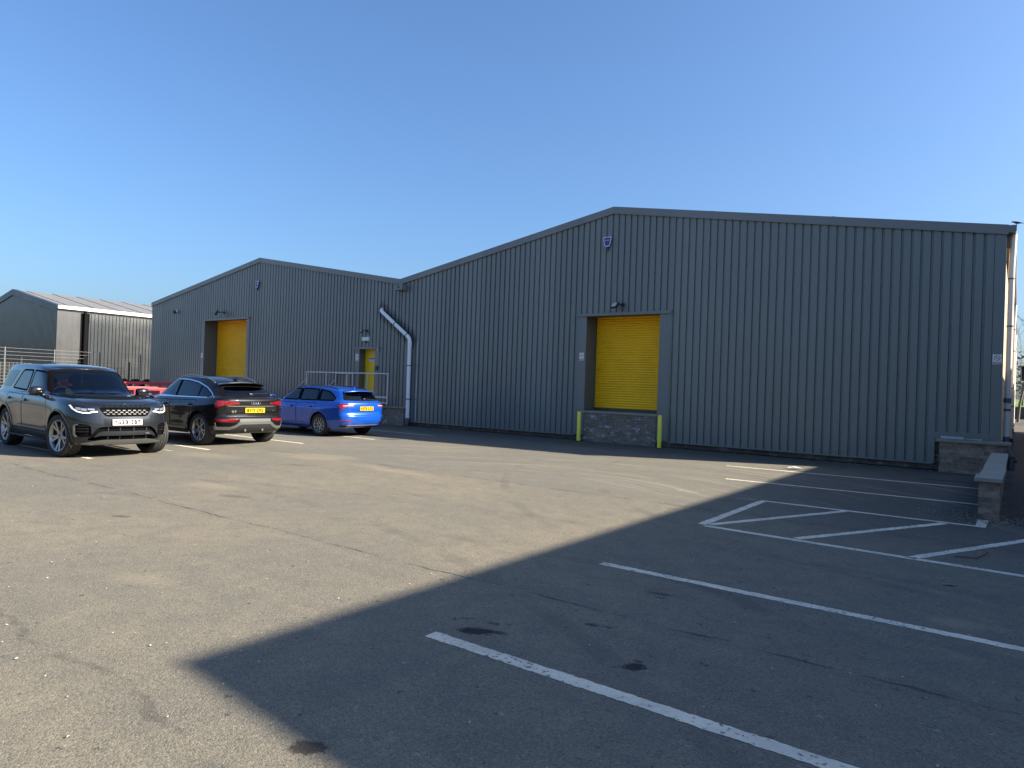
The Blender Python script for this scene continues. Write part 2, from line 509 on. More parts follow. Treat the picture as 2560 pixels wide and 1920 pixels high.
STRIPE_N = [0]
def stripe(x0, y0, x1, y1, wd, mat=None, name='parking_line'):
    """one painted line with ragged edges, 4 mm above the tarmac"""
    bm = bmesh.new()
    a = Vector((x0, y0)); b_ = Vector((x1, y1))
    d = (b_ - a).normalized(); n = Vector((-d.y, d.x))
    L = (b_ - a).length
    k = max(2, int(L / 0.018))
    rr = random.Random(int(x0 * 100 + y0 * 10))
    prev = None
    zz = 0.0012 + (STRIPE_N[0] % 6) * 0.0003; STRIPE_N[0] += 1
    e = [0.0, 0.0]
    for i in range(k + 1):
        q = a + d * (L * i / k)
        for j in (0, 1):
            e[j] = e[j] * 0.45 + rr.uniform(-0.005, 0.005)
        u = bm.verts.new((*(q + n * (wd / 2 + e[0])), zz)); v = bm.verts.new((*(q - n * (wd / 2 + e[1])), zz))
        if prev: bm.faces.new((prev[1], v, u, prev[0]))
        prev = (u, v)
    return tag(obj(name, bm, mat or PAINT), kind='structure')

# bays on the right of the yard
stripe(-5.15, -3.36, -0.42, -3.13, .095)
stripe(-4.35, -5.73, -0.42, -5.55, .095)
stripe(-3.06, -7.93, -0.28, -7.86, .095)
stripe(-2.96, -10.50, 1.9, -10.66, .10)
stripe(-3.0, -12.95, 1.9, -12.97, .10)
stripe(-2.93, -15.28, 1.9, -15.29, .105)
# hatching
stripe(-3.02, -10.44, -3.02, -7.98, .105)
stripe(-2.94, -10.38, -1.90, -7.96, .10)
stripe(-1.93, -10.44, -0.72, -7.96, .10)
stripe(-0.82, -10.56, 0.36, -8.0, .10)
stripe(-0.33, -7.82, -0.33, -7.22, .115)
# bays under the cars
for y, xe in ((-12.92, -13.58), (-10.41, -13.99), (-7.83, -14.2), (-5.44, -14.25), (-2.88, -14.4)):
    stripe(-18.8, y - .03, xe, y + .03, .095)
stripe(-14.45, -11.12, -14.1, -11.12, .08, PAINT_OLD)
stripe(-4.4, -7.93, -4.05, -7.92, .05, PAINT_OLD)
stripe(-3.4, -7.95, -3.12, -7.94, .05, PAINT_OLD)

# dirt and leaf mould along the side of the warehouse
def dirt_material():
    m, nt, b = new_mat('leaf_mould')
    t = NT(nt); p = t.pos()
    n1 = t.noise(p, 9.0, 6, 0.7); n2 = t.noise(p, 45.0, 4, 0.7)
    c = t.mix(t.ramp(n1, 0.35, 0.7), (0.026, 0.025, 0.023), (0.060, 0.056, 0.050))
    c = t.mix(t.math('MULTIPLY', t.ramp(n2, 0.58, 0.7), 0.4), c, (0.13, 0.115, 0.095))
    t.l(c, b.inputs['Base Color']); b.inputs['Roughness'].default_value = 0.95
    t.l(t.bump(n2, 0.03, 0.9), b.inputs['Normal'])
    return m
bm = bmesh.new()
rr = random.Random(5)
edge = []
y = -8.1
L_, R_ = [], []
while y < 60:
    x0 = -0.12 + rr.uniform(-.07, .07) if y < -0.3 else -0.28
    if y < -7.1: x0 = -0.05 + (-7.1 - y) * 0.5 + rr.uniform(-.06, .06)
    L_.append(bm.verts.new((x0, y, 0.006))); R_.append(bm.verts.new((3.2 + rr.uniform(-.2, .2), y, 0.006)))
    y += 0.18 if y < 1 else 3.0
for i in range(len(L_) - 1):
    bm.faces.new((L_[i], R_[i], R_[i + 1], L_[i + 1]))
tag(obj('dirt_path', bm, dirt_material()), kind='structure')
# ================================================================== the warehouse
XL, XV, XR = -38.02, -18.99, -0.27
AL, AR = (-28.15, 7.12), (-9.97, 7.14)
ZE = 5.50
def roof_z(x):
    pts = [(XL, ZE), AL, (XV, 5.54), AR, (-0.20, ZE)]
    for (a, za), (b_, zb) in zip(pts, pts[1:]):
        if a <= x <= b_: return za + (zb - za) * (x - a) / (b_ - a)
    return ZE
BACK = 48.0

CLAD_COL = (0.158, 0.171, 0.163)
CLAD, ct, cb, cc = sheet_mat('grey_cladding', CLAD_COL, 0.33)
# mildew that has run down around the slanting downpipe
cp = ct.sep(ct.pos())
ax_, az_, bx_, bz_ = -19.95, 4.38, -18.32, 3.27
lx, lz = bx_ - ax_, bz_ - az_
tt = ct.math('DIVIDE', ct.math('ADD', ct.math('MULTIPLY', ct.math('SUBTRACT', cp[0], ax_), lx), ct.math('MULTIPLY', ct.math('SUBTRACT', cp[2], az_), lz)), lx * lx + lz * lz, clamp=True)
ddx = ct.math('SUBTRACT', cp[0], ct.math('MULTIPLY_ADD', tt, lx, ax_)); ddz = ct.math('SUBTRACT', cp[2], ct.math('MULTIPLY_ADD', tt, lz, az_))
dd = ct.math('SQRT', ct.math('ADD', ct.math('MULTIPLY', ddx, ddx), ct.math('MULTIPLY', ct.math('MULTIPLY', ddz, ddz), 0.7)))
mn = ct.noise(ct.mapping(ct.pos(), (11.0, 11.0, 1.3)), 1.0, 4, 0.65)
mil = ct.math('MULTIPLY', ct.ramp(ct.math('ADD', dd, ct.math('MULTIPLY', mn, -0.55)), 0.06, -0.12), 0.85)
ct.l(ct.mix(mil, cc, (0.020, 0.022, 0.022)), cb.inputs['Base Color'])
TRIM = sheet_mat('grey_flashing', (0.155, 0.167, 0.160), 0.33, streak=0.06, dirt_amt=0.15)[0]
TRIM_FASCIA = sheet_mat('grey_fascia', (0.168, 0.174, 0.166), 0.35, streak=0.05, dirt_amt=0.1)[0]
REVEAL = simple('dark_reveal', (0.12, 0.125, 0.118), 0.6)
SCREW = simple('fixing_caps', (0.03, 0.035, 0.04), 0.5)
YELLOW = simple('yellow_shutter_paint', (0.99, 0.565, 0.008), 0.42, var=0.15, scale=2.2)
YDOOR = simple('yellow_door_paint', (0.99, 0.60, 0.012), 0.4, var=0.06)
BRICK_OLD = brick_mat('weathered_brick', (0.17, 0.132, 0.105), (0.26, 0.20, 0.155), (0.26, 0.235, 0.20), chalk=0.75)
BRICK_WALL = brick_mat('brown_brick', (0.17, 0.112, 0.082), (0.36, 0.255, 0.18), (0.26, 0.225, 0.18), chalk=0.12)
BRICK_TAN = brick_mat('tan_brick', (0.52, 0.38, 0.22), (0.60, 0.45, 0.28), (0.48, 0.42, 0.34))
BRICK_DARK = brick_mat('plinth_brick', (0.085, 0.062, 0.046), (0.14, 0.105, 0.075), (0.12, 0.105, 0.085), chalk=0.2)
CONC = simple('concrete', (0.27, 0.245, 0.195), 0.85, var=0.2, scale=6.0, bump=0.006, bscale=40.0)
PVC = simple('white_plastic_pipe', (0.86, 0.87, 0.88), 0.35, var=0.06)
PVC_D = simple('grey_plastic_pipe', (0.10, 0.105, 0.11), 0.45)
GALV = simple('galvanised_steel', (0.50, 0.52, 0.53), 0.5, metal=0.35, var=0.15, scale=8.0)
BLACK_P = simple('black_plastic', (0.012, 0.012, 0.013), 0.4)
WHITE_P = simple('white_plastic', (0.62, 0.63, 0.66), 0.4, var=0.04)

bld = empty('warehouse', (XV, 0, 0), 0, 'long grey steel clad warehouse with two gables and yellow roller shutters', 'warehouse')
OFF = Vector((-XV, 0, 0))
def bpart(name, bm, mats, smooth=None, parent=None):
    """part of the warehouse, given in world coordinates"""
    bmesh.ops.translate(bm, verts=bm.verts, vec=OFF)
    return obj(name, bm, mats, parent or bld, smooth)

OPEN_R = (-10.79, -8.36, 0.93, 3.89)
OPEN_L = (-32.67, -29.05, 0.93, 4.385)
OPEN_D = (-21.17, -20.28, 0.86, 2.93)

def cladding(x0, x1, pitch, ph, holes, zlow):
    """profiled sheet: flat pans with narrow grooves, openings left out, screw caps in the grooves"""
    bm = bmesh.new()
    br = set([x0, x1])
    prof = []
    g_w, fl, dp = 0.034, 0.013, 0.040
    x = x0 + ph
    pts = [(x0, 0.0)]
    grooves = []
    while x + g_w + 2 * fl < x1:
        pts += [(x, 0.0), (x + fl, dp), (x + fl + g_w, dp), (x + 2 * fl + g_w, 0.0)]
        grooves.append(x + fl + g_w / 2)
        x += pitch
    pts.append((x1, 0.0))
    cuts = sorted({h[0] for h in holes} | {h[1] for h in holes})
    full = []
    for a, b_ in zip(pts, pts[1:]):
        full.append(a)
        for c in cuts:
            if a[0] < c < b_[0]:
                k = (c - a[0]) / (b_[0] - a[0])
                full.append((c, a[1] + (b_[1] - a[1]) * k))
    # also break at the gable peaks
    full.append(pts[-1])
    for (a, ya), (b_, yb) in zip(full, full[1:]):
        if b_ - a < 1e-6: continue
        mid = (a + b_) / 2
        hs = sorted([h for h in holes if h[0] <= mid <= h[1]], key=lambda h: h[2])
        zb = zlow(mid)
        spans = []
        cur = zb
        for h in hs:
            if h[2] > cur: spans.append((cur, h[2], False))
            cur = h[3]
        spans.append((cur, None, True))
        for lo, hi, top in spans:
            za, zb2 = (roof_z(a) - 0.12, roof_z(b_) - 0.12) if top else (hi, hi)
            n = max(1, int((za - lo) / 1.5))
            prev = (bm.verts.new((a, ya, lo)), bm.verts.new((b_, yb, lo)))
            for i in range(1, n + 1):
                k = i / n
                cur_ = (bm.verts.new((a, ya, lo + (za - lo) * k)), bm.verts.new((b_, yb, lo + (zb2 - lo) * k)))
                bm.faces.new((prev[0], prev[1], cur_[1], cur_[0]))
                prev = cur_
    bmesh.ops.remove_doubles(bm, verts=bm.verts, dist=0.0005)
    rr = random.Random(3)
    for i, gx in enumerate(grooves):
        for z in (0.35, 1.35, 2.15, 3.25, 4.3, 5.05, 5.75, 6.3):
            if z > roof_z(gx) - 0.4: break
            if any(h[0] - .05 < gx < h[1] + .05 and h[2] < z < h[3] for h in holes): continue
            if rr.random() < 0.3: continue
            zc = z + rr.uniform(-.03, .03)
            vs = bmesh.ops.create_cone(bm, cap_ends=True, segments=6, radius1=0.012, radius2=0.008, depth=0.012,
                                       matrix=Matrix.Translation((gx, dp - 0.006, zc)) @ Matrix.Rotation(R(90), 4, 'X'))['verts']
            for f in {f for v in vs for f in v.link_faces}: f.material_index = 1
    return bm

zl = lambda x: 0.17 if x < -1.5 else 0.88
bpart('wall_cladding', cladding(XV, XR - 0.02, 0.2027, 0.06, [OPEN_R], zl), [CLAD, SCREW])
bpart('wall_cladding', cladding(XL + 0.02, XV, 0.2027, 0.09, [OPEN_L, OPEN_D], lambda x: 0.17 if x < -19.2 else 0.66), [CLAD, SCREW])
# backing so the sheet is not seen through at its edges
bm = bmesh.new()
box(bm, XL + .05, OPEN_L[0] - .01, 0.06, .5, 0.02, 5.3); box(bm, OPEN_L[1] + .01, OPEN_D[0] - .01, 0.06, .5, 0.02, 5.3)
box(bm, OPEN_D[1] + .01, OPEN_R[0] - .01, 0.06, .5, 0.02, 5.3); box(bm, OPEN_R[1] + .01, XR - .06, 0.06, .5, 0.02, 5.3)
for o in (OPEN_L, OPEN_D, OPEN_R):
    box(bm, o[0] - .01, o[1] + .01, 0.062, .5, o[3] + .01, 5.3)
    box(bm, o[0] - .01, o[1] + .01, 0.062, .5, 0.02, o[2] - .03)
bpart('plinth', bm, BRICK_DARK)

# verge flashing: follows both gables
bm = bmesh.new()
top = [(XL - .04, ZE), AL, (XV, 5.54), AR, (-0.235, ZE)]
def band(bm, pts, dz0, dz1, y0, y1, mi=0):
    for (a, za), (b_, zb) in zip(pts, pts[1:]):
        vs = [bm.verts.new(v) for v in ((a, y0, za + dz0), (b_, y0, zb + dz0), (b_, y1, zb + dz0), (a, y1, za + dz0),
                                        (a, y0, za + dz1), (b_, y0, zb + dz1), (b_, y1, zb + dz1), (a, y1, za + dz1))]
        for q in ((0, 3, 2, 1), (4, 5, 6, 7), (0, 1, 5, 4), (2, 3, 7, 6)):
            f = bm.faces.new([vs[i] for i in q]); f.material_index = mi
    
band(bm, top, -0.195, 0.0, -0.045, 0.12)
band(bm, top, -0.215, -0.197, -0.052, 0.0)
for xa in (XL - .04, -0.235):
    za = ZE
    bm.faces.new([bm.verts.new(v) for v in ((xa, -.045, za - .195), (xa, .12, za - .195), (xa, .12, za), (xa, -.045, za))])
# cover straps at the joints of the flashing
for x in (-35.0, -32.1, -25.2, -22.2, -16.0, -13.0, -6.9, -3.8):
    z0 = roof_z(x - .04); z1 = roof_z(x + .04)
    vs = [bm.verts.new(v) for v in ((x - .04, -.0475, z0 - .196), (x + .04, -.0475, z1 - .196), (x + .04, -.0475, z1 + .003), (x - .04, -.0475, z0 + .003))]
    bm.faces.new(vs)
bpart('verge_flashing', bm, TRIM_FASCIA)

# roofs: two pitched pairs of profiled sheets
ROOF = sheet_mat('grey_roof_sheet', (0.20, 0.21, 0.215), 0.5)[0]
for (xa, za), (xb, zb), (xc, zc) in (((XL - .1, ZE), AL, (XV, 5.54)), ((XV, 5.54), AR, (-0.12, ZE))):
    bm = bmesh.new()
    for a, b_ in (((xa, za), (xb, zb)), ((xb, zb), (xc, zc))):
        vs = [bm.verts.new(v) for v in ((a[0], 0.1, a[1] - .03), (b_[0], 0.1, b_[1] - .03), (b_[0], BACK, b_[1] - .03), (a[0], BACK, a[1] - .03))]
        bm.faces.new(vs)
    bpart('roof', bm, ROOF)
# side and back walls
bm = bmesh.new()
box(bm, XR - .26, XR - .02, 0.09, BACK, 0.0, 5.02)
bpart('side_wall', bm, BRICK_TAN)
bm = bmesh.new()
box(bm, XL + .02, XL + .06, 0.10, BACK, 0.15, 5.42); box(bm, XL + .06, XR - .27, BACK - .2, BACK, 0, 5.4)
bpart('rear_wall', bm, CLAD)
# corner flashings
bm = bmesh.new()
box(bm, -0.475, XR - .003, -.010, .03, 0.752, 5.31); box(bm, XR - .028, XR + .004, -.0095, .13, 0.752, 5.31)
bpart('corner_flashing', bm, TRIM)
bm = bmesh.new()
box(bm, XL - .004, XL + .16, -.010, .03, 0.17, 5.33); box(bm, XL - .006, XL + .02, -.0095, .22, 0.17, 5.33)
bpart('corner_flashing', bm, TRIM)
# low flat flashing above the dwarf wall
bm = bmesh.new()
box(bm, -1.53, -0.478, -.014, .03, 0.752, 0.90)
bpart('low_flashing', bm, TRIM)
bm = bmesh.new()
for a, b_ in ((XL + .02, OPEN_R[0] - .34), (OPEN_R[1] + .35, -1.53)):
    box(bm, a, b_, -.022, .06, 0.145, 0.178)
bpart('drip_flashing', bm, TRIM)

def opening_trim(o, jl, jr, depth, zjl, zjr):
    bm = bmesh.new()
    x0, x1, z0, z1 = o
    box(bm, x0 - jl, x0, -.012, .028, zjl, z1 - .002)
    box(bm, x1, x1 + jr, -.012, .028, zjr, z1 - .002)
    box(bm, x0 - jl - .02, x1 + jr + .03, -.065, .02, z1, z1 + .035)
    box(bm, x0 - jl - .02, x1 + jr + .03, -.068, -.058, z1 - .05, z1 + .037)
    rr = random.Random(1)
    for xs in (x0 - jl * .45, x1 + jr * .55):
        z = zjr + .3
        while z < z1 - .2:
            bmesh.ops.create_cone(bm, cap_ends=True, segments=6, radius1=.011, radius2=.008, depth=.01,
                                  matrix=Matrix.Translation((xs, -.016, z)) @ Matrix.Rotation(R(90), 4, 'X'))
            z += .55 + rr.uniform(-.1, .1)
    bpart('door_surround', bm, TRIM)
    bm = bmesh.new()
    # lined reveal
    for q in (((x0 + .001, .0, z0), (x0 + .001, depth + .1, z0), (x0 + .001, depth + .1, z1), (x0 + .001, 0, z1)),
              ((x1 - .001, depth + .1, z0), (x1 - .001, 0, z0), (x1 - .001, 0, z1), (x1 - .001, depth + .1, z1)),
              ((x0, 0, z1 - .001), (x0, depth + .1, z1 - .001), (x1, depth + .1, z1 - .001), (x1, 0, z1 - .001))):
        bm.faces.new([bm.verts.new(v) for v in q])
    bpart('reveal_lining', bm, REVEAL)

def shutter(o, depth):
    """roller shutter: curved slats, bottom rail, side guides"""
    x0, x1, z0, z1 = o
    bm = bmesh.new()
    xa, xb = x0 + .01, x1 - .01
    prof = []
    z = z0 + .09
    pitch = 0.0755
    while z < z1 + .02:
        for k, d in ((0.0, 0.0), (0.10, -0.014), (0.26, -0.026), (0.5, -0.032), (0.74, -0.026), (0.90, -0.014)):
            prof.append((depth + d, z + k * pitch))
        z += pitch
    prev = None
    for y, zz in prof:
        cur = (bm.verts.new((xa, y, zz)), bm.verts.new((xb, y, zz)))
        if prev: bm.faces.new((prev[0], prev[1], cur[1], cur[0]))
        prev = cur
    sh = bpart('roller_shutter', bm, YELLOW, smooth=50)
    bm = bmesh.new()
    box(bm, xa, xb, depth - .03, depth + .02, z0 + .003, z0 + .085)
    bpart('bottom_rail', bm, simple('shutter_rail', (0.07, 0.065, 0.05), 0.5), parent=sh).location = (0, 0, 0)
    sh.children[0].parent = sh

opening_trim(OPEN_R, .33, .34, .66, 0.19, 0.19)
shutter(OPEN_R, .66)
opening_trim(OPEN_L, .30, .22, .70, 0.19, 0.19)
shutter(OPEN_L, .70)
opening_trim(OPEN_D, .27, .25, .30, 0.67, 0.67)
for o in (OPEN_L, OPEN_R):
    bm = bmesh.new()
    rr = random.Random(2)
    # concrete sill with a chipped front edge
    n = 30
    xa, xb = o[0] - .06, o[1] + .02
    if o is OPEN_L: xa, xb = o[0] - .02, o[1] + .02
    fr = [-.05 + (rr.uniform(0, .03) if rr.random() < .45 else 0) for _ in range(n + 1)]
    prev = None
    for i in range(n + 1):
        x = xa + (xb - xa) * i / n
        cur = [bm.verts.new(v) for v in ((x, fr[i] + .012, .862), (x, fr[i], .872), (x, fr[i] - .002, .918), (x, fr[i] + .014, .931), (x, .72, .931))]
        if prev:
            for k in range(4): bm.faces.new((prev[k], cur[k], cur[k + 1], prev[k + 1]))
        else: first = cur
        prev = cur
    bm.faces.new(first); bm.faces.new(list(reversed(prev)))
    bpart('door_sill', bm, CONC)
    bm = bmesh.new()
    box(bm, o[0] + .02, o[1] - .02, -.018, .06, 0, .861)
    bpart('loading_dock', bm, BRICK_OLD)

# personnel door
d = bmesh.new()
box(d, OPEN_D[0] + .03, OPEN_D[1] - .03, .30, .345, .88, 2.90, bev=.004)
dr = bpart('door', d, YDOOR)
d = bmesh.new(); box(d, OPEN_D[0] + .002, OPEN_D[0] + .03, .285, .36, .87, 2.928); box(d, OPEN_D[1] - .03, OPEN_D[1] - .002, .285, .36, .87, 2.928); box(d, OPEN_D[0] + .03, OPEN_D[1] - .03, .285, .36, 2.90, 2.928)
bpart('door_frame', d, simple('door_frame_paint', (0.5, 0.37, 0.03), .45))
d = bmesh.new()
tube(d, [(-20.37, .30, 1.86), (-20.37, .25, 1.86), (-20.47, .25, 1.86)], .011, 8)
bpart('handle', d, GALV, smooth=40, parent=dr)
dr.children[0].matrix_parent_inverse = Matrix.Identity(4)

# brick plinth and cap under the door platform
bm = bmesh.new(); box(bm, -23.6, -18.42, -.20, .055, 0, .63); bpart('platform_plinth', bm, BRICK_OLD)
bm = bmesh.new(); box(bm, -23.65, -18.38, -.26, .02, .632, .69, bev=.008); bpart('plinth_coping', bm, CONC)

# rainwater goods on the front
bm = bmesh.new()
tube(bm, [(-19.98, .02, 4.43), (-19.93, -.07, 4.37), (-19.86, -.10, 4.325), (-18.42, -.10, 3.34), (-18.335, -.10, 3.26), (-18.31, -.10, 3.14), (-18.30, -.10, .24)], .073, 18)
dp = bpart('downpipe', bm, PVC, smooth=40)
def ring_on(p0, d_, r, h, n=18):
    b2 = bmesh.new()
    dv = Vector(d_).normalized()
    tube(b2, [Vector(p0) - dv * h / 2, Vector(p0) + dv * h / 2], r, n)
    return b2
for p0, d_, mt in (((-19.12, -.10, 3.818), (1.44, 0, -.985), PVC_D), ((-18.48, -.10, 3.38), (1.44, 0, -.985), PVC_D), ((-18.305, -.10, 3.10), (0, 0, 1), PVC),
                   ((-18.30, -.10, 3.02), (0, 0, 1), PVC), ((-18.30, -.10, 2.25), (0, 0, 1), PVC_D), ((-18.30, -.10, 1.0), (0, 0, 1), PVC_D)):
    bpart('pipe_collar', ring_on(p0, d_, .082, .035 if mt is PVC_D else .09), mt, smooth=40, parent=dp)
for z in (2.25, 1.0):
    bm = bmesh.new(); box(bm, -18.28, -17.92, -.035, -.02, z - .014, z + .014); box(bm, -18.0, -17.95, -.03, .02, z - .03, z + .03)
    bpart('pipe_bracket', bm, PVC_D, parent=dp)
bm = bmesh.new(); tube(bm, [(-18.30, -.10, .30), (-18.30, -.10, .13)], .086, 18); tube(bm, [(-18.30, -.10, .12), (-18.30, -.14, .06), (-18.30, -.22, .03)], .07, 14)
bpart('pipe_shoe', bm, PVC_D, smooth=40, parent=dp)
bm = bmesh.new(); tube(bm, [(-17.96, -.022, 3.15), (-17.96, -.022, .2)], .016, 8)
bpart('conduit', bm, GALV, smooth=40)
# open end of the valley gutter
bm = bmesh.new()
box(bm, -19.05, -18.64, -.27, .05, 5.085, 5.095); box(bm, -19.05, -18.64, -.272, -.26, 5.0955, 5.285)
box(bm, -19.05, -19.04, -.2595, .05, 5.0955, 5.285); box(bm, -18.65, -18.64, -.2595, .05, 5.0955, 5.285)
box(bm, -18.88, -18.79, -.283, -.2725, 5.16, 5.215, 1); box(bm, -18.87, -18.85, -.281, -.2727, 5.22, 5.30, 1)
bpart('gutter_outlet', bm, [TRIM, BLACK_P])
# eaves gutter down the right-hand side
bm = bmesh.new()
prev = None
prof = [(-0.255, 5.49), (-0.255, 5.36), (-0.21, 5.325), (-0.11, 5.325), (-0.095, 5.36), (-0.095, 5.485), (-0.105, 5.485)]
ys = [-.04 + i * (BACK + .04) / 24 for i in range(25)]
for i, y in enumerate(ys):
    sag = 0.012 * math.sin(i * 1.3) + (0.01 * math.sin(i * .6))
    cur = [bm.verts.new((x + 0.4 * sag, y, z + sag)) for x, z in prof]
    if prev:
        for k in range(len(prof) - 1): bm.faces.new((prev[k], cur[k], cur[k + 1], prev[k + 1]))
    else: bm.faces.new([cur[k] for k in range(6)])
    prev = cur
bpart('gutter', bm, TRIM, smooth=30)
bm = bmesh.new(); box(bm, -.46, -.20, .10, BACK, 5.03, 5.32); bpart('soffit', bm, simple('soffit_board', (.10, .085, .07), .8))
PIPE_SIDE = simple('white_side_pipe', (0.72, 0.66, 0.60), 0.4, var=0.05)
for y, zb_ in ((.24, .74), (13.6, .25), (27.0, .25), (40.5, .25)):
    bm = bmesh.new()
    tube(bm, [(-.145, y, 5.33), (-.155, y, 4.95), (-.165, y, 4.6), (-.17, y, zb_)], .060, 16)
    sp = bpart('side_downpipe', bm, PIPE_SIDE, smooth=40)
    for z in (4.35, 3.3) if zb_ > .5 else (4.4, 3.6, 2.2, 1.5):
        bpart('pipe_collar', ring_on((-.168, y, z), (0, 0, 1), .067, .03), PVC_D, smooth=40, parent=sp)
    if zb_ > .5:
        bpart('pipe_collar', ring_on((-.17, y, 1.66), (0, 0, 1), .074, .10), PVC_D, smooth=40, parent=sp)
        bpart('pipe_collar', ring_on((-.17, y, 1.45), (0, 0, 1), .067, .05), PVC_D, smooth=40, parent=sp)
        bm = bmesh.new()
        tube(bm, [(-.17, y, .86), (-.17, y, .66), (-.165, y - .02, .56), (-.09, y - .10, .40), (-.075, y - .12, .30), (-.075, y - .12, .12)], .068, 16)
        tube(bm, [(-.075, y - .12, .34), (.03, y - .14, .36)], .05, 10); tube(bm, [(-.09, y - .1, .42), (-.085, y - .11, .385)], .093, 16)
        bpart('pipe_bend', bm, PVC_D, smooth=40, parent=sp)
    else:
        bm = bmesh.new(); tube(bm, [(-.18, y, .30), (-.18, y, .04)], .09, 14); bpart('pipe_shoe', bm, BLACK_P, smooth=40, parent=sp)

# ------------------------------------------------------------------ things fixed to or standing by the front
def steel_platform():
    """door platform with handrails and a flight of steps going down to the left"""
    t = empty('access_platform', (-20.8, -.5, 0), 0, 'galvanised steel platform with handrails and steps at the yellow door', 'platform')
    ox = Vector((20.8, .5, 0))
    def part(name, bm, m=GALV, sm=None):
        bmesh.ops.translate(bm, verts=bm.verts, vec=ox)
        return obj(name, bm, m, t, sm)
    x0, x1, yf, yb, zd = -23.72, -18.87, -.60, -.06, .86
    bm = bmesh.new()
    box(bm, x0, x1 - .75, yf, yb, zd - .03, zd, bev=.004)
    part('deck', bm)
    bm = bmesh.new()
    box(bm, x0, x1 - .75, yf - .012, yf - .001, zd - .12, zd + .02); box(bm, x1 - .45, x1, yf + .005, yf + .045, zd - .06, zd - .02)
    part('edge_beam', bm)
    ft = 1.0
    for x in (x0 + .02, -22.45, -21.2, -20.02, x1 - .03):
        bm = bmesh.new(); box(bm, x - .021, x + .021, yf + .004, yf + .046, zd - .1, zd + ft + .04)
        part('handrail_post', bm)
    for z in (zd + ft + .06, zd + .17):
        bm = bmesh.new(); box(bm, x0, x1, yf + .003, yf + .047, z - .021, z + .021) if z > 1.5 else box(bm, x0 + .05, x1 - .06, yf + .012, yf + .038, z - .03, z + .03)
        part('handrail', bm)
    for x in (-22.50, -21.45):
        bm = bmesh.new(); box(bm, x - .02, x + .02, yb - .02, yb + .02, zd, zd + ft + .02)
        part('handrail_post', bm)
    for z in (zd + ft + .041, zd + .17):
        bm = bmesh.new(); box(bm, -22.52, -21.43, yb - .019, yb + .019, z - .018, z + .018)
        part('handrail', bm)
    # steps
    n = 5
    for i in range(n):
        bm = bmesh.new(); box(bm, x0 - .26 * (i + 1), x0 - .26 * i + .02, yf, yb, zd - .17 * (i + 1) + .14 - .02 - .14, zd - .17 * (i + 1) + .0, bev=.003)
        part('step', bm)
    for y in (yf + .02, yb):
        bm = bmesh.new(); tube(bm, [(x0 + .02 if y < -.5 else -22.50, y, zd + .78), (x0 - 1.25 if y < -.5 else -22.50 - 1.25, y, zd - .07)], .022, 10)
        part('sloping_handrail', bm, sm=40)
    for x in (x0 + .1, -21.4):
        for y in (yf + .04,):
            bm = bmesh.new(); box(bm, x - .03, x + .03, y - .03, y + .03, .692 if y > -.5 and x > -23.0 and False else 0.0, zd - .031)
            part('leg', bm)
    return t
steel_platform()

def brick_pier_walls():
    # wall under the right-hand corner
    t = empty('dwarf_wall', (-.78, -.12, 0), 0, 'brown brick dwarf wall with concrete coping under the warehouse corner', 'wall')
    o = Vector((.78, .12, 0))
    bm = bmesh.new(); box(bm, -1.39, -.14, -.24, -.028, 0, .677); bmesh.ops.translate(bm, verts=bm.verts, vec=o); obj('brickwork', bm, BRICK_WALL, t)
    bm = bmesh.new(); box(bm, -1.46, -.07, -.30, -.016, .679, .748, bev=.010); bmesh.ops.translate(bm, verts=bm.verts, vec=o); obj('coping', bm, CONC, t)
    # low wall running towards the camera
    t = empty('garden_wall', (-.28, -7.0, 0), 0, 'low brick wall with pale concrete coping slabs ending in a pier', 'wall')
    o = Vector((.28, 7.0, 0))
    bm = bmesh.new(); box(bm, -.395, -.155, -7.1, -6.86, 0, .505); bmesh.ops.translate(bm, verts=bm.verts, vec=o); obj('pier', bm, BRICK_WALL, t)
    bm = bmesh.new(); box(bm, -.365, -.165, -6.858, -1.2, 0, .503); bmesh.ops.translate(bm, verts=bm.verts, vec=o); obj('brickwork', bm, BRICK_WALL, t)
    y = -7.18
    rr = random.Random(8)
    while y < -1.3:
        L = .60 if y < -7 else rr.uniform(.58, .63)
        dx = 0 if y < -7 else rr.uniform(-.005, .005) + .012
        wl, wr = (-.445, -.125) if y < -7 else (-.415 + dx, -.125 + dx)
        bm = bmesh.new(); box(bm, wl, wr, y, y + L - .008, .508, .565 + rr.uniform(-.002, .002), bev=.006)
        bmesh.ops.rotate(bm, verts=bm.verts, cent=((wl + wr) / 2, y + L / 2, .53), matrix=Matrix.Rotation(rr.uniform(-.008, .008) if y > -7 else 0, 3, 'Z'))
        bmesh.ops.translate(bm, verts=bm.verts, vec=o)
        obj('coping_slab', bm, CONC, t)
        y += L
brick_pier_walls()

bm = bmesh.new()
rr = random.Random(4)
# split, weathered length of board lying on the coping
for (a, b_, za, zb, h) in ((-1.37, -.93, .757, .752, .055), (-.935, -.60, .752, .7505, .028)):
    vs = box(bm, a, b_, -.22, -.10, .751, .751 + h)
    for v in vs: v.co.z += rr.uniform(0, .008); v.co.y += rr.uniform(-.015, .015)
bmesh.ops.bevel(bm, geom=bm.edges[:], offset=.006, segments=2, affect='EDGES')
tag(obj('board', bm, simple('weathered_board', (.42, .42, .40), .8, var=.25, scale=20)), 'split pale weathered board lying on the dwarf wall coping', 'board')

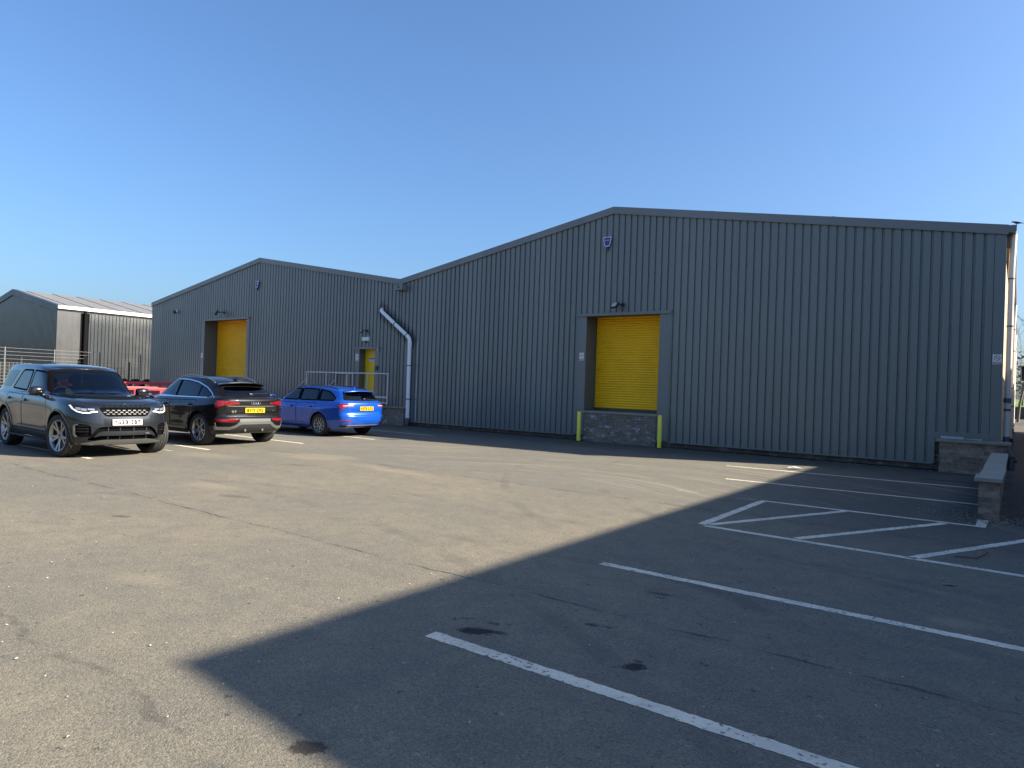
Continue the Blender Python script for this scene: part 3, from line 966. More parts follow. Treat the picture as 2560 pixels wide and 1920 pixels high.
BOLL = simple('yellow_bollard_plastic', (0.92, 0.80, 0.07), 0.5, var=0.08)
def bollard(x, y, h, label):
    bm = bmesh.new()
    lathe(bm, [(0.0, .058), (h - .012, .058), (h - .003, .052), (h, .044), (h, 0.0001)], 28, axis='z')
    t = empty('bollard', (x, y, 0), 0, label, 'bollard', 'yellow bollards guarding the loading door')
    bmesh.ops.recalc_face_normals(bm, faces=bm.faces)
    obj('post', bm, BOLL, t, 35)
    bm = bmesh.new(); box(bm, -.085, .085, -.085, .085, .0, .012, bev=.003)
    obj('base_plate', bm, BLACK_P, t)
bollard(-10.80, -.26, .905, 'yellow bollard at the left side of the brick loading dock')
bollard(-8.10, -.36, .93, 'yellow bollard at the right side of the brick loading dock')

NAVY = simple('blue_alarm_plastic', (0.010, 0.018, 0.16), 0.25, coat=0.3)
def alarm(x, z, label):
    t = empty('alarm_box', (x, 0, z), 0, label, 'alarm box', 'burglar alarm boxes high on the gables')
    t.scale = (1.0, 1.0, 1.0)
    def shield(s, dz=0.0):
        return [(-.125 * s, .15 * s + dz), (.125 * s, .15 * s + dz), (.135 * s, .11 * s + dz), (.09 * s, -.10 * s + dz), (.06 * s, -.135 * s + dz), (-.06 * s, -.135 * s + dz), (-.09 * s, -.10 * s + dz), (-.135 * s, .11 * s + dz)]
    bm = bmesh.new(); prism(bm, shield(.93), 'y', -.07, -.004); prism(bm, [(-.06, -.12), (.06, -.12), (.02, -.21), (-.02, -.21)], 'y', -.065, -.006)
    bmesh.ops.bevel(bm, geom=bm.edges[:], offset=.006, segments=2, affect='EDGES'); obj('housing', bm, NAVY, t)
    bm = bmesh.new()
    o_, i_ = shield(1.04, .005), shield(.86, .008)
    n = len(o_)
    for y in (-.084,):
        A = [bm.verts.new((p[0], y, p[1])) for p in o_]; B = [bm.verts.new((p[0], y, p[1])) for p in i_]
        A2 = [bm.verts.new((p[0], -.066, p[1])) for p in o_]; B2 = [bm.verts.new((p[0], -.066, p[1])) for p in i_]
        for k in range(n):
            j = (k + 1) % n
            bm.faces.new((A[k], A[j], B[j], B[k])); bm.faces.new((A[j], A[k], A2[k], A2[j])); bm.faces.new((B[k], B[j], B2[j], B2[k]))
    obj('rim', bm, WHITE_P, t)
    bm = bmesh.new(); prism(bm, shield(.86, .008), 'y', -.077, -.071); obj('cover', bm, NAVY, t)
    bm = bmesh.new(); box(bm, -.092, .092, -.079, -.0772, .045, .072); obj('name_strip', bm, simple('pale_strip', (.30, .32, .6), .5), t)
    bm = bmesh.new(); tube(bm, [(.0, -.01, -.2), (.0, -.012, -.27)], .012, 8); obj('cable', bm, BLACK_P, t)
alarm(-10.13, 6.07, 'blue alarm box with white rim high above the right loading door')
alarm(-28.27, 5.88, 'blue alarm box with white rim high on the left gable')

LENS = simple('floodlight_glass', (.55, .55, .52), .25, coat=.3)
def floodlight(x, z, sc, label, yaw=-.45):
    t = empty('floodlight', (x, 0, z), 0, label, 'floodlight', 'black floodlights on the warehouse front')
    Mx = Matrix.Translation((-.10 * sc, -.24 * sc, -.02)) @ Matrix.Rotation(yaw, 4, 'Z') @ Matrix.Rotation(R(-32), 4, 'X')
    bm = bmesh.new()
    box(bm, -.125 * sc, .125 * sc, -.03 * sc, .03 * sc, -.095 * sc, .095 * sc, bev=.012 * sc, mat=None)
    for i in range(5): box(bm, (-.09 + i * .045 - .006) * sc, (-.09 + i * .045 + .006) * sc, .03 * sc, .055 * sc, -.07 * sc, .07 * sc)
    bmesh.ops.transform(bm, matrix=Mx, verts=bm.verts)
    obj('lamp_body', bm, BLACK_P, t)
    bm = bmesh.new(); box(bm, -.095 * sc, .095 * sc, -.035 * sc, -.0305 * sc, -.068 * sc, .068 * sc); bmesh.ops.transform(bm, matrix=Mx, verts=bm.verts)
    obj('lens', bm, LENS, t)
    bm = bmesh.new()
    tube(bm, [(.03, .0, .02), (.03, -.09 * sc, .02), (-.02 * sc, -.20 * sc, 0)], .014 * sc, 8); box(bm, -.02, .08, -.03, .0, -.02, .06)
    obj('bracket', bm, BLACK_P, t)
floodlight(-9.60, 4.14, 1.05, 'black floodlight with pale lens above the right loading door')
floodlight(-31.0, 4.69, 1.35, 'black floodlight above the left loading door')
floodlight(-20.80, 3.60, .85, 'small black floodlight above the white light over the yellow door')

t = empty('bulkhead_light', (-20.80, 0, 3.28), 0, 'white bulkhead light box over the yellow door', 'light')
bm = bmesh.new(); box(bm, -.19, .19, -.085, -.0, -.075, .075, bev=.02); obj('diffuser', bm, simple('milky_plastic', (.66, .76, .68), .35), t)
bm = bmesh.new(); box(bm, -.20, .20, -.03, .0, -.083, .083, bev=.006); obj('housing', bm, WHITE_P, t)
bm = bmesh.new(); tube(bm, [(.02, -.02, -.08), (.02, -.02, -.15)], .015, 8); obj('cable_gland', bm, BLACK_P, t)

RED = simple('sign_red', (.50, .018, .02), .45, var=.03); SWHITE = simple('sign_white', (.80, .79, .76), .45, var=.05); SBLACK = simple('sign_black', (.02, .02, .02), .5); SBLUE = simple('sign_blue', (.03, .07, .35), .45)
def no_smoking(x, z, w_, h, label):
    t = empty('no_smoking_sign', (x, -.0145, z), 0, label, 'sign', 'no smoking signs on the warehouse front')
    bm = bmesh.new(); box(bm, -w_ / 2, w_ / 2, -.004, .0, -h / 2, h / 2); obj('board', bm, SWHITE, t)
    r = w_ * .36; cz = h * .14
    bm = bmesh.new()
    n = 36
    for k in range(n):
        a, b_ = 2 * PI * k / n, 2 * PI * (k + 1) / n
        q = [(r * math.cos(a), r * math.sin(a)), (r * math.cos(b_), r * math.sin(b_)), (r * .82 * math.cos(b_), r * .82 * math.sin(b_)), (r * .82 * math.cos(a), r * .82 * math.sin(a))]
        bm.faces.new([bm.verts.new((p[0], -.0062, p[1] + cz)) for p in q])
    c45 = .7071
    q = [(-.82, .1), (-.82 + .15, .1 + .1), (.82, -.1), (.82 - .15, -.1 - .1)]
    q = [(-c45 * .85 - .06, c45 * .85 - .06), (-c45 * .85 + .06, c45 * .85 + .06), (c45 * .85 + .06, -c45 * .85 + .06), (c45 * .85 - .06, -c45 * .85 - .06)]
    bm.faces.new([bm.verts.new((p[0] * r, -.0068, p[1] * r + cz)) for p in q])
    obj('prohibition_ring', bm, RED, t)
    bm = bmesh.new(); box(bm, -r * .6, r * .5, -.0056, -.0042, cz - r * .1, cz + r * .06); tube(bm, [(r * .42, -.005, cz + r * .1), (r * .52, -.005, cz + r * .3), (r * .38, -.005, cz + r * .45)], r * .035, 6)
    obj('cigarette', bm, SBLACK, t)
    bm = bmesh.new(); box(bm, -w_ * .44, w_ * .44, -.0056, -.0042, -h * .44, -h * .27); obj('red_panel', bm, RED, t)
    bm = text_bm('NO SMOKING', h * .085, .0006, .001); bmesh.ops.transform(bm, matrix=frame_mat((0, -.0062, -h * .355), (1, 0, 0), (0, 0, 1)), verts=bm.verts)
    obj('lettering', bm, SWHITE, t)
no_smoking(-10.93, 2.60, .155, .235, 'no smoking sign beside the right loading door')
no_smoking(-.375, 2.555, .165, .215, 'no smoking sign at the right hand corner of the warehouse')
no_smoking(-21.30, 2.545, .17, .28, 'no smoking sign beside the yellow door')
no_smoking(-32.83, 2.62, .17, .26, 'no smoking sign beside the left loading door')

t = empty('door_sign', (-20.74, .296, 2.49), 0, 'blue and white notice on the yellow door', 'sign')
bm = bmesh.new(); box(bm, -.19, .19, -.004, 0, -.075, .075); obj('board', bm, SWHITE, t)
bm = bmesh.new(); box(bm, -.10, .185, -.0055, -.0042, .0, .068); obj('blue_panel', bm, SBLUE, t)
bm = bmesh.new(); lathe(bm, [(-.0056, .0001), (-.0056, .036), (-.0042, .036)], 20); bmesh.ops.translate(bm, verts=bm.verts, vec=(-.145, 0, .03)); obj('roundel', bm, SBLUE, t)
bm = bmesh.new(); box(bm, -.08, .17, -.0068, -.0057, .025, .045); box(bm, -.17, .16, -.0055, -.0042, -.05, -.025); obj('wording', bm, simple('sign_grey', (.35, .37, .5), .5), t)

t = empty('keypad', (-20.14, -.014, 2.14), 0, 'black keypad box to the right of the yellow door', 'keypad')
bm = bmesh.new(); box(bm, -.065, .065, -.04, 0, -.085, .085, bev=.008); obj('housing', bm, BLACK_P, t)
bm = bmesh.new()
for i in range(3):
    for j in range(4): box(bm, -.045 + i * .033, -.021 + i * .033, -.044, -.0405, -.065 + j * .033, -.041 + j * .033)
obj('keys', bm, PVC_D, t)
t = empty('door_sensor', (-20.10, -.014, 2.87), 0, 'small white sensor at the top right of the yellow door', 'sensor')
bm = bmesh.new(); box(bm, -.04, .04, -.05, 0, -.07, .07, bev=.012); obj('housing', bm, WHITE_P, t)
bm = bmesh.new(); box(bm, -.02, .02, -.054, -.0505, -.04, -.01); obj('window', bm, BLACK_P, t)
t = empty('security_camera', (-35.40, 0, 4.93), 0, 'small white dome camera near the left end of the warehouse', 'camera')
bm = bmesh.new(); lathe(bm, [(-.005, .0001), (-.005, .10), (-.07, .105), (-.12, .085)], 24); bmesh.ops.recalc_face_normals(bm, faces=bm.faces); obj('housing', bm, WHITE_P, t, 40)
bm = bmesh.new(); bmesh.ops.create_uvsphere(bm, u_segments=20, v_segments=12, radius=.085, matrix=Matrix.Translation((.0, -.13, -.045))); obj('dome', bm, simple('smoked_dome', (.01, .01, .012), .1), t, 60)
# ------------------------------------------------------------------ vehicle materials
PIT = simple('dark_opening', (.004, .004, .0045), .95, spec=.03)
SEAM = simple('shut_line', (.004, .004, .005), .8, spec=.1)
UNDER = simple('underbody_black', (.010, .010, .010), .95, spec=.05)
TYRE = simple('tyre_rubber', (.022, .021, .020), .85, var=.25, scale=12)
RIM_FACE = simple('machined_alloy', (.36, .365, .375), .30, metal=.85, var=.05)
RIM_DARK = simple('dark_alloy', (.06, .062, .066), .4, metal=.5)
BARREL = simple('wheel_barrel', (.03, .03, .032), .5, metal=.3)
DISC = simple('brake_disc_steel', (.30, .29, .28), .4, metal=.8)
PLATE_W = simple('white_plate', (.40, .40, .375), .35, var=.03); PLATE_Y = simple('yellow_plate', (.46, .30, .006), .35, var=.03)
MIRROR = simple('mirror_silver', (.8, .8, .8), .04, metal=1.0)
DASH = simple('dark_trim', (.022, .022, .024), .85, spec=.15)
SEAT_D = simple('dark_seat_fabric', (.03, .03, .034), .8); SEAT_G = simple('grey_seat_fabric', (.055, .056, .06), .8)
TRIM_BLACK = simple('matt_black_trim', (.0035, .0035, .004), .8, spec=.06)
LOZ = simple('grille_chip_grey', (.055, .055, .057), .5, metal=.6)
GLOSS_BLACK = simple('gloss_black', (.006, .006, .007), .12, coat=.6)
CHROME = simple('chrome', (.75, .76, .78), .14, metal=1.0, var=.03)
SILVER = simple('satin_silver', (.27, .275, .28), .32, metal=.85)
SATIN_DARK = simple('satin_dark_grey', (.022, .022, .023), .6, spec=.25)
GLASS_CLEAR = glass_mat('clear_car_glass', (.62, .70, .68), .78)
GLASS_DARK = glass_mat('privacy_glass', (.10, .11, .12), .6)
GLASS_TINT = glass_mat('tinted_car_glass', (.55, .62, .62), .6)
RED_LENS = simple('red_lamp_lens', (.20, .004, .008), .12, coat=1.0, var=.15, scale=14)
RED_DARK = simple('dark_red_lamp_lens', (.10, .004, .006), .12, coat=1.0)
LAMP_BOWL = simple('lamp_reflector', (.55, .56, .58), .18, metal=.8, var=.3, scale=30)
LAMP_CLEAR = simple('daylight_strip', (.85, .86, .88), .2, coat=1.0)
# ================================================================== vehicles
def pchip(pts):
    """smooth, overshoot-free curve through (x, y) points"""
    pts = sorted(pts)
    xs = [p[0] for p in pts]; ys = [p[1] for p in pts]
    n = len(xs)
    h = [xs[i + 1] - xs[i] for i in range(n - 1)]
    d = [(ys[i + 1] - ys[i]) / h[i] for i in range(n - 1)]
    m = [0.0] * n
    m[0], m[-1] = d[0], d[-1]
    for i in range(1, n - 1):
        if d[i - 1] * d[i] <= 0: m[i] = 0
        else:
            w1, w2 = 2 * h[i] + h[i - 1], h[i] + 2 * h[i - 1]
            m[i] = (w1 + w2) / (w1 / d[i - 1] + w2 / d[i])
    def f(x):
        if x <= xs[0]: return ys[0]
        if x >= xs[-1]: return ys[-1]
        lo, hi = 0, n - 1
        while hi - lo > 1:
            k = (lo + hi) // 2
            if xs[k] <= x: lo = k
            else: hi = k
        t = (x - xs[lo]) / h[lo]
        return ((2 * t ** 3 - 3 * t ** 2 + 1) * ys[lo] + (t ** 3 - 2 * t ** 2 + t) * h[lo] * m[lo] +
                (-2 * t ** 3 + 3 * t ** 2) * ys[lo + 1] + (t ** 3 - t ** 2) * h[lo] * m[lo + 1])
    return f

def chaikin(poly, it=2, closed=True):
    for _ in range(it):
        q = []
        n = len(poly)
        rng = range(n) if closed else range(n - 1)
        if not closed: q.append(poly[0])
        for i in rng:
            a, b = poly[i], poly[(i + 1) % n]
            q.append((a[0] * .75 + b[0] * .25, a[1] * .75 + b[1] * .25))
            q.append((a[0] * .25 + b[0] * .75, a[1] * .25 + b[1] * .75))
        if not closed: q.append(poly[-1])
        poly = q
    return poly

def round_poly(poly, r=0.03, n=4):
    """round the corners of a polygon by radius r"""
    out = []
    N = len(poly)
    for i in range(N):
        p0, p1, p2 = Vector(poly[i - 1]), Vector(poly[i]), Vector(poly[(i + 1) % N])
        a = p0 - p1; b = p2 - p1
        k = min(r, a.length * .45, b.length * .45)
        A = p1 + a.normalized() * k; B = p1 + b.normalized() * k
        for j in range(n + 1):
            t = j / n
            out.append(tuple((1 - t) ** 2 * A + 2 * t * (1 - t) * p1 + t * t * B))
    return out

def inside(poly, x, y):
    c = False
    n = len(poly)
    j = n - 1
    for i in range(n):
        xi, yi = poly[i]; xj, yj = poly[j]
        if (yi > y) != (yj > y) and x < (xj - xi) * (y - yi) / (yj - yi) + xi: c = not c
        j = i
    return c

def nearest_on(poly, x, y):
    best = None
    n = len(poly)
    for i in range(n):
        ax, ay = poly[i]; bx, by = poly[(i + 1) % n]
        dx, dy = bx - ax, by - ay
        L = dx * dx + dy * dy
        t = 0 if L == 0 else max(0, min(1, ((x - ax) * dx + (y - ay) * dy) / L))
        px, py = ax + dx * t, ay + dy * t
        d = (px - x) ** 2 + (py - y) ** 2
        if best is None or d < best[0]: best = (d, px, py)
    return best[1], best[2], math.sqrt(best[0])

def offset_poly(poly, d):
    """grow (d>0) or shrink a polygon"""
    n = len(poly)
    area = sum(poly[i][0] * poly[(i + 1) % n][1] - poly[(i + 1) % n][0] * poly[i][1] for i in range(n))
    sg = 1 if area > 0 else -1
    out = []
    for i in range(n):
        p0, p1, p2 = Vector(poly[i - 1]), Vector(poly[i]), Vector(poly[(i + 1) % n])
        e1 = (p1 - p0); e2 = (p2 - p1)
        if e1.length < 1e-7 or e2.length < 1e-7:
            e1 = e2 = (p2 - p0)
        n1 = Vector((e1.y, -e1.x)).normalized() * sg; n2 = Vector((e2.y, -e2.x)).normalized() * sg
        m = n1 + n2
        if m.length < 1e-6: m = n1
        m.normalize()
        k = d / max(0.5, m.dot(n1))
        out.append(tuple(p1 + m * k))
    return out

VIEWS = {'R': (Vector((0, 1, 0)), lambda a, b: Vector((a, -3, b)), lambda v: (v.x, v.z)),
         'L': (Vector((0, -1, 0)), lambda a, b: Vector((a, 3, b)), lambda v: (v.x, v.z)),
         'F': (Vector((-1, 0, 0)), lambda a, b: Vector((6, a, b)), lambda v: (v.y, v.z)),
         'B': (Vector((1, 0, 0)), lambda a, b: Vector((-6, a, b)), lambda v: (v.y, v.z)),
         'T': (Vector((0, 0, -1)), lambda a, b: Vector((a, b, 4)), lambda v: (v.x, v.y))}

class Car:
    def __init__(s, name, label, cat, loc, rz, spec, paint):
        s.root = empty(name, loc, rz, label, cat)
        s.sp = spec; s.paint = paint
        s.low = s.lower_shell(); s.top = s.upper_shell()
        both = bmesh.new()
        for b in (s.low, s.top):
            me = bpy.data.meshes.new('t'); b.to_mesh(me); both.from_mesh(me); bpy.data.meshes.remove(me)
        bmesh.ops.triangulate(both, faces=both.faces)
        both.normal_update()
        s.bvh = BVHTree.FromBMesh(both)
        both.free()

    # ---- plan outlines: half outline from nose (y=0) to tail (y=0)
    def plan(s, xf, xr, hw, front, rear, n=230):
        pf = [(xf - dx, f * hw) for dx, f in front]
        pr = [(xr + dx, f * hw) for dx, f in reversed(rear)]
        pts = pf + pr
        # Catmull-Rom through the points, then even spacing with extra points at the corners
        P = [Vector((pts[0][0], -pts[1][1]))] + [Vector(p) for p in pts] + [Vector((pts[-1][0], -pts[-2][1]))]
        dense = []
        for i in range(1, len(P) - 2):
            p0, p1, p2, p3 = P[i - 1], P[i], P[i + 1], P[i + 2]
            t0 = 0; t1 = t0 + max(1e-6, (p1 - p0).length) ** .5; t2 = t1 + max(1e-6, (p2 - p1).length) ** .5; t3 = t2 + max(1e-6, (p3 - p2).length) ** .5
            for k in range(24):
                t = t1 + (t2 - t1) * k / 24
                A1 = p0 * ((t1 - t) / (t1 - t0)) + p1 * ((t - t0) / (t1 - t0)); A2 = p1 * ((t2 - t) / (t2 - t1)) + p2 * ((t - t1) / (t2 - t1)); A3 = p2 * ((t3 - t) / (t3 - t2)) + p3 * ((t - t2) / (t3 - t2))
                B1 = A1 * ((t2 - t) / (t2 - t0)) + A2 * ((t - t0) / (t2 - t0)); B2 = A2 * ((t3 - t) / (t3 - t1)) + A3 * ((t - t1) / (t3 - t1))
                dense.append(B1 * ((t2 - t) / (t2 - t1)) + B2 * ((t - t1) / (t2 - t1)))
        dense.append(Vector(pts[-1]))
        acc = [0.0]
        for a, b in zip(dense, dense[1:]): acc.append(acc[-1] + (b - a).length)
        out = []
        j = 0
        for i in range(n + 1):
            d = acc[-1] * i / n
            while j < len(acc) - 2 and acc[j + 1] < d: j += 1
            k = (d - acc[j]) / max(1e-9, acc[j + 1] - acc[j])
            v = dense[j].lerp(dense[j + 1], min(1, k))
            out.append((v.x, max(0.0, v.y)))
        out[0] = (pts[0][0], 0.0); out[-1] = (pts[-1][0], 0.0)
        return out

    def mesh_rows(s, rows, bm):
        """rows: list of half rings of (x,y,z) with y>=0; mirrored, welded"""
        V = []
        for r in rows:
            L = [bm.verts.new(p) for p in r]
            Rr = [v if abs(p[1]) < 1e-6 else bm.verts.new((p[0], -p[1], p[2])) for v, p in zip(L, r)]
            V.append((L, Rr))
        for (a, ar), (b, br) in zip(V, V[1:]):
            for i in range(len(a) - 1):
                for q in ((a[i], b[i], b[i + 1], a[i + 1]), (ar[i + 1], br[i + 1], br[i], ar[i])):
                    q2 = []
                    for v in q:
                        if v not in q2: q2.append(v)
                    if len(q2) > 2:
                        try: bm.faces.new(q2)
                        except ValueError: pass

    def lower_shell(s):
        sp = s.sp
        bm = bmesh.new()
        zt, zb = pchip(sp['zt']), pchip(sp['zb'])
        si, fi, ri = pchip(sp['side_in']), pchip(sp['front_in']), pchip(sp['rear_in'])
        base = s.plan(sp['xf'], sp['xr'], sp['hw'], sp['plan_front'], sp['plan_rear'])
        N = 54
        rows = []
        cx = (sp['xf'] + sp['xr']) / 2
        flare = sp.get('flare', [])
        for k in range(N + 1):
            t = k / N
            row = []
            for x, y in base:
                # blend of side/front/rear tuck depending on where on the outline the point is
                yy = y * (sp['hw'] - si(t)) / sp['hw']
                xx = cx + (x - cx) * ((sp['xf'] - cx - fi(t)) / (sp['xf'] - cx) if x > cx else (cx - sp['xr'] - ri(t)) / (cx - sp['xr']))
                z = zb(xx) + (zt(xx) - zb(xx)) * t
                for fx, fz, fr, amt in flare:
                    d = math.hypot(xx - fx, (z - fz))
                    if d < fr * 1.7 and z > fz - .2: yy += amt * max(0, 1 - max(0, d - fr) / (fr * .7)) ** 2 * (y / sp['hw'])
                row.append((xx, yy, z))
            rows.append(row)
        last = rows[-1]
        crown = pchip(sp['crown'])
        for j in range(1, 13):
            f = 1 - j / 12
            row = []
            for x, y, z in last:
                q = y * f
                row.append((x, q if j < 12 else 0.0, z + crown(x) * (1 - f * f) * min(1, y / (sp['hw'] * .5))))
            rows.append(row)
        s.mesh_rows(rows, bm)
        bmesh.ops.remove_doubles(bm, verts=bm.verts, dist=0.0004)
        bmesh.ops.recalc_face_normals(bm, faces=bm.faces)
        return bm

    def upper_shell(s):
        sp = s.sp
        g = sp['gh']
        bm = bmesh.new()
        A = s.plan(g['bf'], g['br'], g['bw'], g['bplan_f'], g['bplan_r'], 200)
        B = s.plan(g['tf'], g['tr'], g['tw'], g['tplan_f'], g['tplan_r'], 200)
        zb, zr = pchip(g['zb']), pchip(g['zr'])
        u_ = pchip(g['prof'])  # height fraction -> plan fraction
        N = 40
        rows = []
        for k in range(N + 1):
            v = k / N
            u = u_(v)
            row = []
            for (x0, y0), (x1, y1) in zip(A, B):
                x = x0 + (x1 - x0) * u; y = y0 + (y1 - y0) * u
                zlo = zb(x0); zhi = zr(x1)
                row.append((x, y, zlo + (zhi - zlo) * v))
            rows.append(row)
        last = rows[-1]
        cr = g['crown']
        for j in range(1, 13):
            f = 1 - j / 12
            rows.append([(x, y * f if j < 12 else 0.0, z + cr * (1 - f ** 2.2) * min(1, y / (g['tw'] * .55))) for x, y, z in last])
        s.mesh_rows(rows, bm)
        bmesh.ops.remove_doubles(bm, verts=bm.verts, dist=0.0004)
        bmesh.ops.recalc_face_normals(bm, faces=bm.faces)
        return bm

    def hit(s, view, a, b):
        d, org, _ = VIEWS[view]
        if view in 'FB':
            # never slide on to the flanks: stay on the end of the car
            for _k in range(40):
                q = s.bvh.ray_cast(org(a, b), d)[0]
                if q is not None and (q.x > s.sp['xf'] - s.sp.get('wrap_f', .5) if view == 'F' else q.x < s.sp['xr'] + s.sp.get('wrap_r', .30)): break
                if view == 'F' and b > s.sp['zt'][0][1] + .05: break
                if view == 'B' and b > s.sp['zt'][-1][1] + .04: break
                a *= .985
        o = org(a, b)
        loc, nor, idx, dist = s.bvh.ray_cast(o, d)
        if loc is None:
            # off the edge: nearest point on the body
            loc, nor, idx, dist = s.bvh.find_nearest(o + d * (3.0 if view in 'RL' else 5.0))
            return loc, nor
        if nor.dot(d) > 0: nor = -nor
        return loc, nor

    def cut(s, bm, poly, view, extract=False, ymin=None, faces_ok=None):
        d, org, to2 = VIEWS[view]
        bm.normal_update()
        sel = []
        xs = [p[0] for p in poly]; ys = [p[1] for p in poly]
        bx0, bx1, by0, by1 = min(xs), max(xs), min(ys), max(ys)
        for f in bm.faces:
            c = f.calc_center_median()
            a, b = to2(c)
            if a < bx0 or a > bx1 or b < by0 or b > by1: continue
            if f.normal.dot(d) > -0.02: continue
            if ymin is not None and abs(c.y) < ymin: continue
            if faces_ok and not faces_ok(c, f.normal): continue
            if inside(poly, a, b): sel.append(f)
        S = set(sel)
        bv = set()
        for f in sel:
            for e in f.edges:
                if any(l not in S for l in e.link_faces): bv.update(e.verts)
        for v in bv:
            a, b = to2(v.co)
            px, py, dist = nearest_on(poly, a, b)
            if dist < 0.035:
                o = org(px, py)
                loc, nor, idx, ds = s.bvh.ray_cast(o, d)
                if loc is not None and (loc - v.co).length < 0.09: v.co = loc
        out = None
        if extract:
            out = bmesh.new()
            mp = {}
            for f in sel:
                vs = []
                for v in f.verts:
                    if v not in mp: mp[v] = out.verts.new(v.co)
                    vs.append(mp[v])
                out.faces.new(vs)
        bmesh.ops.delete(bm, geom=sel, context='FACES')
        return out

    def patch(s, polys, view, off=0.004, cell=0.05, skirt=0.012, hole=None):
        """surface laid on the bodywork inside a 2D outline (or between outline and hole)"""
        if polys and not isinstance(polys[0][0], (tuple, list)): polys = [polys]
        d, org, _ = VIEWS[view]
        res = bmesh.new()
        for poly in polys:
            bm = bmesh.new()
            if hole is None:
                f = bm.faces.new([bm.verts.new((p[0], p[1], 0)) for p in poly])
                bmesh.ops.triangulate(bm, faces=[f])
            else:
                A = [bm.verts.new((p[0], p[1], 0)) for p in poly]; B = [bm.verts.new((p[0], p[1], 0)) for p in hole]
                n = len(A)
                for i in range(n): bm.faces.new((A[i], A[(i + 1) % n], B[(i + 1) % n], B[i]))
            xs = [p[0] for p in poly]; ys = [p[1] for p in poly]
            for ax, lo, hi in ((0, min(xs), max(xs)), (1, min(ys), max(ys))):
                k = int((hi - lo) / cell)
                for i in range(1, k + 1):
                    c = lo + (hi - lo) * i / (k + 1)
                    co = (c, 0, 0) if ax == 0 else (0, c, 0); no = (1, 0, 0) if ax == 0 else (0, 1, 0)
                    bmesh.ops.bisect_plane(bm, geom=bm.verts[:] + bm.edges[:] + bm.faces[:], plane_co=co, plane_no=no)
            ed = [e for e in bm.edges if len(e.link_faces) == 1]
            nrm = {}
            for v in list(bm.verts):
                loc, nor = s.hit(view, v.co.x, v.co.y)
                v.co = loc + nor * off
                nrm[v] = nor
            # face outwards, then fold the edge down on to the bodywork
            bm.normal_update()
            flip = [f for f in bm.faces if f.normal.dot(d) > 0]
            if len(flip) > len(bm.faces) / 2: bmesh.ops.reverse_faces(bm, faces=bm.faces)
            if skirt > 0:
                ex = bmesh.ops.extrude_edge_only(bm, edges=ed)
                nv = [g for g in ex['geom'] if isinstance(g, bmesh.types.BMVert)]
                src = {}
                for v in nv:
                    best = min((e.other_vert(v) for e in v.link_edges if e.other_vert(v) in nrm), key=lambda q: (q.co - v.co).length)
                    v.co = v.co - nrm[best] * skirt
                bmesh.ops.recalc_face_normals(bm, faces=bm.faces)
                bm.normal_update()
                up = [f for f in bm.faces if all(v in nrm for v in f.verts)]
                if sum(1 for f in up if f.normal.dot(d) > 0) > len(up) / 2: bmesh.ops.reverse_faces(bm, faces=bm.faces)
            join(res, bm)
        return res
    # ---- finished parts
    def add(s, name, bm, mat, parent=None, smooth=40):
        return obj(name, bm, mat, parent or s.root, smooth)

    def ribbon(s, line, view, wd, off=0.004, closed=False):
        """strip of constant width along a 2D line on the bodywork"""
        pts = line + [line[0]] if closed else line
        dense = []
        for a, b in zip(pts, pts[1:]):
            L = math.hypot(b[0] - a[0], b[1] - a[1]); k = max(1, int(L / 0.03))
            for i in range(k): dense.append((a[0] + (b[0] - a[0]) * i / k, a[1] + (b[1] - a[1]) * i / k))
        dense.append(pts[-1])
        d = VIEWS[view][0]
        bm = bmesh.new()
        prev = None
        n = len(dense)
        for i, p in enumerate(dense):
            if closed: q0, q1 = dense[i - 1 if i else n - 2], dense[(i + 1) if i < n - 1 else 1]
            else: q0, q1 = dense[max(0, i - 1)], dense[min(n - 1, i + 1)]
            tx, ty = q1[0] - q0[0], q1[1] - q0[1]
            L = math.hypot(tx, ty) or 1
            nx, ny = -ty / L * wd / 2, tx / L * wd / 2
            la, na = s.hit(view, p[0] + nx, p[1] + ny); lb, nb = s.hit(view, p[0] - nx, p[1] - ny)
            cur = [bm.verts.new(la - na * .004), bm.verts.new(la + na * off), bm.verts.new(lb + nb * off), bm.verts.new(lb - nb * .004)]
            if prev:
                for k in range(3): bm.faces.new((prev[k], cur[k], cur[k + 1], prev[k + 1]))
            prev = cur
        bmesh.ops.recalc_face_normals(bm, faces=bm.faces)
        bm.normal_update()
        if sum(f.normal.dot(d) for f in bm.faces) > 0: bmesh.ops.reverse_faces(bm, faces=bm.faces)
        return bm

    def window(s, poly, view, glass, trim, tw=0.03, r=0.04, trim_mat_name='window_trim', grow=0.012):
        poly = round_poly(poly, r)
        s.cut(s.top, offset_poly(poly, -0.008), view); s.cut(s.low, offset_poly(poly, -0.008), view, faces_ok=lambda c, n: abs(n.z) < .9)
        g = s.add('windscreen' if view == 'F' else 'rear_window' if view == 'B' else 'side_window', s.patch(poly, view, off=0.003, skirt=0.0, cell=.06), glass, smooth=60)
        if trim is not None:
            s.add(trim_mat_name, s.patch(offset_poly(poly, grow), view, off=0.006, cell=.08, skirt=.012, hole=offset_poly(poly, grow - tw)), trim, parent=g, smooth=50)
        return g

    def recess(s, poly, view, depth, mat, name, parent=None):
        """real opening in the bodywork with a dark back set behind it"""
        s.cut(s.low, poly, view)
        return s.add(name, s.patch(poly, view, off=-depth, cell=.04, skirt=-depth - .002), mat, parent, 30)

